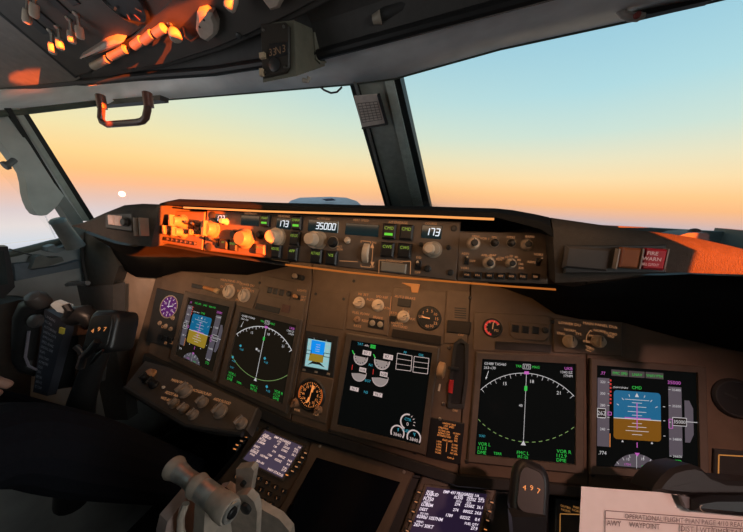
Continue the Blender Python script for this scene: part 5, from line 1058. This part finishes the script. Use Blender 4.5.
# wire below the header, reading hook at upper right, header fittings
solo('cable', 'thin cable hanging from the header beside the centre window post', 'cable', MB().tube([aY(*p, .19) for p in ((318, 85), (324, 90), (331, 93), (337, 92), (342, 87))], .0022, 8), mDARK, at=aY(318, 85, .19))
T = Thing('lamp_fitting', 'small oval vent fitting on the pale header above the centre post', 'fitting', WF, aY(378, 57, .16), 'ceiling fittings'); q = aY(378, 57.5, .15)
T.part('body', MB().lathe(q, [(.012, 0), (.010, .004), (.004, .006)], (.0, -.7, -.7), 18), mDARK); T.part('pin', MB().cyl(q+Vector((0, -.004, -.004)), .003, .004, (0, -.7, -.7), 10), mSTEEL)
q = aY(521, 4, .08); T = Thing('lamp_fitting', 'dark round fitting on the header at the top right', 'fitting', WF, q, 'ceiling fittings')
T.part('body', MB().lathe(q, [(.017, 0), (.015, .006), (.005, .009)], (0, -.7, -.7), 20), mDARK); T.part('pin', MB().cyl(q+Vector((0, -.006, -.006)), .004, .005, (0, -.7, -.7), 10), mSTEEL)
q = aY(630, 10, .13); T = Thing('coat_hook', 'pale curved hook with a red spot on the header at the top right', 'hook', WF, q)
T.part('hook', MB().tube([aY(*p, .13) for p in ((632, 0), (624, 6), (621, 11), (624, 15), (631, 17), (639, 17), (645, 15))], [.003, .005, .006, .005, .006, .006, .003], 10), M('hook_pale', (.42, .38, .34), .5))
T.part('spot', MB().lathe(aY(637, 15.5, .122), [(.005, 0), (.004, .003)], (0, -1, 0), 12), M('hook_red', (.3, .06, .05)))
T.part('bracket', slab(MB(), [aY(*p, .14) for p in ((626, 2), (700, -12), (712, 0), (650, 14), (628, 12))], .012, (0, 1, 0)), mDARK)
q = aY(385, 8, .05); T = Thing('map_lamp', 'dark tube-shaped map lamp tucked under the overhead panel at the top', 'lamp', WF, q)
T.part('body', MB().tube([aY(*p, .06) for p in ((372, 20), (384, 15), (402, 8), (424, -4))], [.006, .011, .012, .012], 14), mDARK); T.part('tip', MB().tube([aY(*p, .055) for p in ((373, 20), (381, 17))], [.007, .010], 12), mKNOBG)
# ================================================================== LEFT SIDE
T = Thing('air_vent_tube', 'grey cylindrical air outlet standing beside the left window post', 'air vent', WF, aX(74, 244, -.84))
a, b = aX(76, 247, -.845), aX(57, 220, -.845); d = (b-a).normalized()
T.part('tube', MB().lathe(a, [(.020, 0), (.0185, .02), (.0155, (b-a).length*.9), (.0165, (b-a).length*.96)], d, 22), M('vent_grey', (.20, .20, .185), .5)); T.part('cap', MB().lathe(b-d*.006, [(.0168, 0), (.0165, .006), (.011, .010)], d, 22), M('vent_cap_teal', (.16, .22, .23), .4))
def lw(name, lab, cat, pts, X, th, m, group=None): return solo(name, lab, cat, slab(MB(), [aX(x, y, X) for x, y in pts], th, (-1, 0, 0)), m, group, at=aX(*pts[0], X))
lw('window_latch', 'wedge-shaped grey window latch lying on the left window sill', 'latch', [(31, 269), (36, 257), (41, 255), (49, 258), (62, 257), (64, 261), (46, 267)], -.90, .03, M('latch_grey', (.14, .145, .13), .5))
lw('latch_bracket', 'pale grey bracket on the left sill beside the air outlet', 'bracket', [(47, 247), (54, 244.5), (58, 248), (68, 245), (69, 248.5), (57, 253), (48, 251)], -.91, .03, M('bracket_grey_blue', (.24, .27, .28), .5))
lw('sill_tray', 'blue-grey strip along the left sill below the window', 'trim', [(14, 264), (34, 262), (30, 270), (60, 266), (80, 260), (80, 268), (40, 276), (16, 281)], -.915, .02, M('tray_blue_grey', (.12, .15, .175), .5))
q = aX(11, 162, -.855); T = Thing('peg', 'small grey peg sticking out of the left window post cover', 'peg', WF, q)
T.part('stem', MB().tube([aX(14, 160, -.86), aX(7, 165.5, -.85)], .006, 10), M('peg_grey', (.12, .12, .115), .5)); T.part('head', MB().lathe(aX(7.5, 165, -.85), [(.009, 0), (.009, .006)], (0, -1, -.5), 14), M('peg_grey', (.12, .12, .115), .5))
T = Thing('corner_fairing', 'dark brown-grey box fairing at the corner between left sill and instrument panel', 'fairing', WF, aY(98, 265, .03))
T.part('shell', slab(MB(), [aY(*p, .03) for p in ((84, 232), (98, 238), (112, 250), (119, 266), (113, 284), (100, 287), (88, 287), (83, 262))], .12, (-.25, 1, .1)), M('fairing_brown_grey', (.075, .068, .058), .6))
T.part('edge', MB().tube([aY(*p, .026) for p in ((82, 240), (83, 262), (88, 287))], .005, 8), mDARK)
T = Thing('side_lining', "grey lining panel between the captain's side wall and the instrument panel", 'lining', WF, aY(105, 320, .02))
T.part('grey_panel', slab(MB(), [aY(*p, .02) for p in ((60, 280), (86, 287), (113, 285), (113, 335), (124, 387), (128, 420), (60, 420))], .03, (0, 1, 0)), M('lining_grey', (.10, .098, .095), .6))
T.part('beige_panel', slab(MB(), [aY(*p, .065) for p in ((108, 262), (170, 262), (160, 290), (140, 400), (112, 412))], .02, (0, 1, 0)), mBEIGE, label='pale beige panel')
T.part('top_rail', MB().tube([aY(*p, .0) for p in ((20, 300), (50, 290), (70, 284), (88, 283))], .006, 8), M('rail_grey', (.2, .2, .2), .4))
T = Thing('tablet_holder', 'black tablet holder edge at the far left below the window', 'holder', WF, aX(5, 275, -.80))
T.part('frame', slab(MB(), [aX(*p, -.80) for p in ((-25, 247), (8, 246.5), (11, 262), (15, 287), (4, 298), (-25, 300))], .03, (-1, .2, 0)), mBLACK)
T.part('screen', slab(MB(), [aX(*p, -.796) for p in ((-24, 252), (4, 251.5), (8, 284), (-24, 288))], .003, (-1, .2, 0)), M('tablet_glass', (.02, .03, .03), .15))
T.part('cable', MB().tube([aX(*p, -.82) for p in ((9, 249), (20, 252), (32, 255))], .0018, 6), mDARK)
lw('side_pocket', 'dark brown lower side wall box left of the control wheel', 'box', [(-60, 318), (20, 300), (36, 300), (30, 400), (10, 430), (-60, 440)], -.82, .08, M('pocket_brown', (.06, .05, .04), .8))
# footwell things: rudder adjuster and dark pedal block seen under the shelf
T = Thing('rudder_pedal', "dark rudder pedal in the captain's footwell under the shelf", 'pedal', WF, (-.37, .0, -.9))
P = [Vector(p) for p in ((-.42, .02, -.28), (-.32, .02, -.28), (-.32, -.02, -.42), (-.42, -.02, -.42))]; T.part('pad', slab(MB(), P, .02, (0, 1, -.5)), M('pedal_dark', (.02, .021, .022), .35)); T.part('arm', MB().tube([P[3]*.5+P[2]*.5, Vector((-.37, .03, -.5)), Vector((-.37, .05, -.9))], .012, 10), mDARK)

# ================================================================== ON AND BEYOND THE GLARESHIELD
q = aY(695, 238, -.06); T = Thing('glareshield_fitting', 'small mauve-grey fitting standing on the right end of the glareshield', 'fitting', WF, q)
mFT = M('fitting_mauve_grey', (.10, .09, .10), .55)
T.part('body', slab(MB(), [aY(*p, -.07) for p in ((678, 240), (680, 235.4), (688, 233), (706, 232.6), (709.5, 235), (709, 246), (690, 243))], .03, (0, 1, 0)), mFT); T.part('dome', MB().lathe(aY(694, 233.6, -.055), [(.007, -.004), (.0065, .002), (.004, .005), (.001, .006)], (0, 0, 1), 20), mFT)
P = [(-.30, .30), (-.10, .30), (-.04, .42), (-.22, .42)]
T = Thing('pale_shape', 'pale mauve-grey flat shape on the glareshield left of the centre post', 'paper', WF, aY(325, 203, .35))  # pale flat slab with a darker centre piece
T.part('sheet', slab(MB(), [aY(*p, y) for p, y in (((286, 205), .25), ((291, 200.5), .33), ((300, 197.6), .40), ((330, 196.8), .42), ((346, 197.6), .42), ((356, 200.8), .36), ((362, 206), .25))], .006, (0, 1, -.1)), M('shape_mauve_grey', (.50, .44, .50), .6)); T.part('dark_centre', slab(MB(), [aY(*p, .30) for p in ((322, 199), (332, 198.4), (336, 200.4), (326, 201))], .004, (0, 1, 0)), M('centre_dark', (.10, .12, .2), .6))
mo = solo('moon', 'small round white moon low in the sky beyond the left windscreen', 'moon', MB().lathe(aT(122, 194, 900), [(math.sin(k*PI/12)*9.0+.01, -math.cos(k*PI/12)*9.0) for k in range(13)], (0, 0, 1), 24), M('moon_white', (1, .9, .8), emit=1.6, ecol=(1, .86, .74)), at=aT(122, 194, 900), sm=80)
# ================================================================== SEATS AND THE CAPTAIN
def seat(lab, x):
    T = Thing('pilot_seat', lab, 'seat', WF, (x, -1.0, -.9), 'pilot seats'); m = M('seat_dark_sheepskin', (.022, .022, .026), .95)
    T.part('cushion', MB().box(x-.24, x+.24, -1.15, -.62, -.50, -.38, .03), m); T.part('backrest', MB().add([(a, y+dy, z) for a in (x-.24, x+.24) for y, z in ((-1.12, -.4), (-1.24, .25)) for dy in (0, -.1)], [(0, 1, 3, 2), (4, 6, 7, 5), (0, 4, 5, 1), (2, 3, 7, 6), (0, 2, 6, 4), (1, 5, 7, 3)]), m)
    T.part('pedestal', MB().box(x-.15, x+.15, -1.05, -.75, -.9, -.5, .01), mDARK)
seat("captain's dark seat behind the left control wheel, under the seated person", -.52); seat("first officer's dark seat on the right, outside the picture", .52)
def skin(name, J, E_, root=0, sub=2):
    me = bpy.data.meshes.new(name); me.from_pydata([p for p, r in J], E_, []); o = bpy.data.objects.new(name, me); COL.objects.link(o)
    md = o.modifiers.new('skin', 'SKIN'); 
    for i, (p, r) in enumerate(J):
        sv = me.skin_vertices[0].data[i]; sv.radius = (r, r) if not isinstance(r, tuple) else r; sv.use_root = i == root
    s = o.modifiers.new('sub', 'SUBSURF'); s.levels = s.render_levels = sub
    return o
mSK = M('skin_tone', (.50, .30, .23), .55); mNAVY = M('navy_uniform_cloth', (.010, .011, .016), .95, scale=200, spec=.15)
def person():
    J = [((-.52, -.86, -.30), .13), ((-.52, -.90, -.12), .125), ((-.52, -.96, .05), .135), ((-.52, -.98, .18), .11), ((-.52, -.97, .28), .052), ((-.52, -.95, .36), .075), ((-.52, -.94, .45), .085), ((-.52, -.945, .52), .06),
         ((-.40, -.80, -.30), .095), ((-.44, -.33, .062), .066), ((-.405, -.16, -.20), .052), ((-.41, -.02, -.42), .04), ((-.41, .06, -.47), .035),
         ((-.73, -.80, -.30), .095), ((-.73, -.34, .015), .072), ((-.73, -.16, -.20), .052), ((-.73, -.02, -.42), .04), ((-.73, .06, -.47), .035),
         ((-.34, -.97, .17), .06), ((-.30, -.90, -.06), .046), ((-.36, -.72, -.10), .036), ((-.39, -.66, -.11), .026),
         ((-.70, -.97, .17), .06), ((-.74, -.78, -.02), .046), ((-.72, -.52, .05), .036), ((-.655, -.425, .06), .024)]
    Ed = [(0, 1), (1, 2), (2, 3), (3, 4), (4, 5), (5, 6), (6, 7), (0, 8), (8, 9), (9, 10), (10, 11), (11, 12), (0, 13), (13, 14), (14, 15), (15, 16), (16, 17), (3, 18), (18, 19), (19, 20), (20, 21), (3, 22), (22, 23), (23, 24), (24, 25)]
    b = skin('person', J, Ed); b.data.materials.append(mNAVY); b['label'] = 'seated person in dark uniform at the lower left, knee raised below the control wheel'; b['category'] = 'person'
    def hand(w0, dr, side, up):
        w0, dr, side, up = Vector(w0), Vector(dr).normalized(), Vector(side).normalized(), Vector(up).normalized(); J = [(w0-dr*.02, .022), (w0+dr*.03, (.030, .016)), (w0+dr*.065, (.034, .015))]; Ed = [(0, 1), (1, 2)]
        for i, (s_, l) in enumerate(((-.033, .06), (-.011, .075), (.011, .07), (.033, .055))):
            k = len(J); b0 = w0+dr*.07+side*s_; J += [(b0, .0092), (b0+dr*l*.5+up*.006, .009), (b0+dr*l*.85-up*.012, .008), (b0+dr*l-up*.028, .0072)]; Ed += [(2, k), (k, k+1), (k+1, k+2), (k+2, k+3)]
        k = len(J); J += [(w0+dr*.025-side*.034, .0105), (w0+dr*.05-side*.055-up*.006, .0095), (w0+dr*.075-side*.062-up*.016, .0085)]; Ed += [(1, k), (k, k+1), (k+1, k+2)]
        h = skin('hand', J, Ed); h.data.materials.append(mSK); h.parent = b; h['label'] = 'bare hand'; return h
    hand((-.635, -.385, .062), (.45, .9, .03), (-1, .2, 0), (0, -.05, 1)); hand((-.395, -.65, -.115), (-.1, 1, .2), (1, .1, 0), (0, -.2, 1))
    J = [((-.52, -.935, .47), .094), ((-.52, -.99, .46), .085), ((-.52, -1.0, .39), .06)]
    h = skin('hair', J, [(0, 1), (1, 2)]); h.data.materials.append(M('dark_hair', (.02, .016, .012), .8)); h.parent = b
    hd = skin('face', [((-.52, -.91, .36), .055), ((-.52, -.895, .42), .066), ((-.52, -.90, .47), .06), ((-.52, -.835, .415), .012), ((-.52, -.85, .44), .009)], [(0, 1), (1, 2), (1, 3), (3, 4)]); hd.data.materials.append(mSK); hd.parent = b
    for s_ in (-.028, .028):
        e = bpy.data.objects.new('eye', MB().lathe((-.52+s_, -.842, .438), [(.002, -.010), (.010, -.004), (.010, .004), (.002, .010)], (0, 1, 0), 12).mesh('eye')); COL.objects.link(e); e.data.materials.append(M('eye_white', (.7, .68, .65), .3)); e.parent = b
    for s_ in (-.42, -.735):
        sh_ = bpy.data.objects.new('shoe', MB().lathe((s_+.005, .10, -.49), [(.01, -.13), (.045, -.10), (.05, 0), (.045, .08), (.015, .13)], (0, 1, -.12), 16, ru=1).mesh('shoe')); COL.objects.link(sh_); sh_.data.materials.append(mBLACK); sh_.parent = b
person()
T = Thing('foot_rest', "bar foot rest in the captain's footwell below the shelf", 'foot rest', WF, (-.52, .06, -.9)); T.part('bar', MB().tube([(-.75, .05, -.55), (-.28, .05, -.55)], .015, 10), mSTEEL)
for x in (-.72, -.31): T.part('leg', MB().tube([(x, .05, -.55), (x, .08, -.9)], .012, 8), mSTEEL)
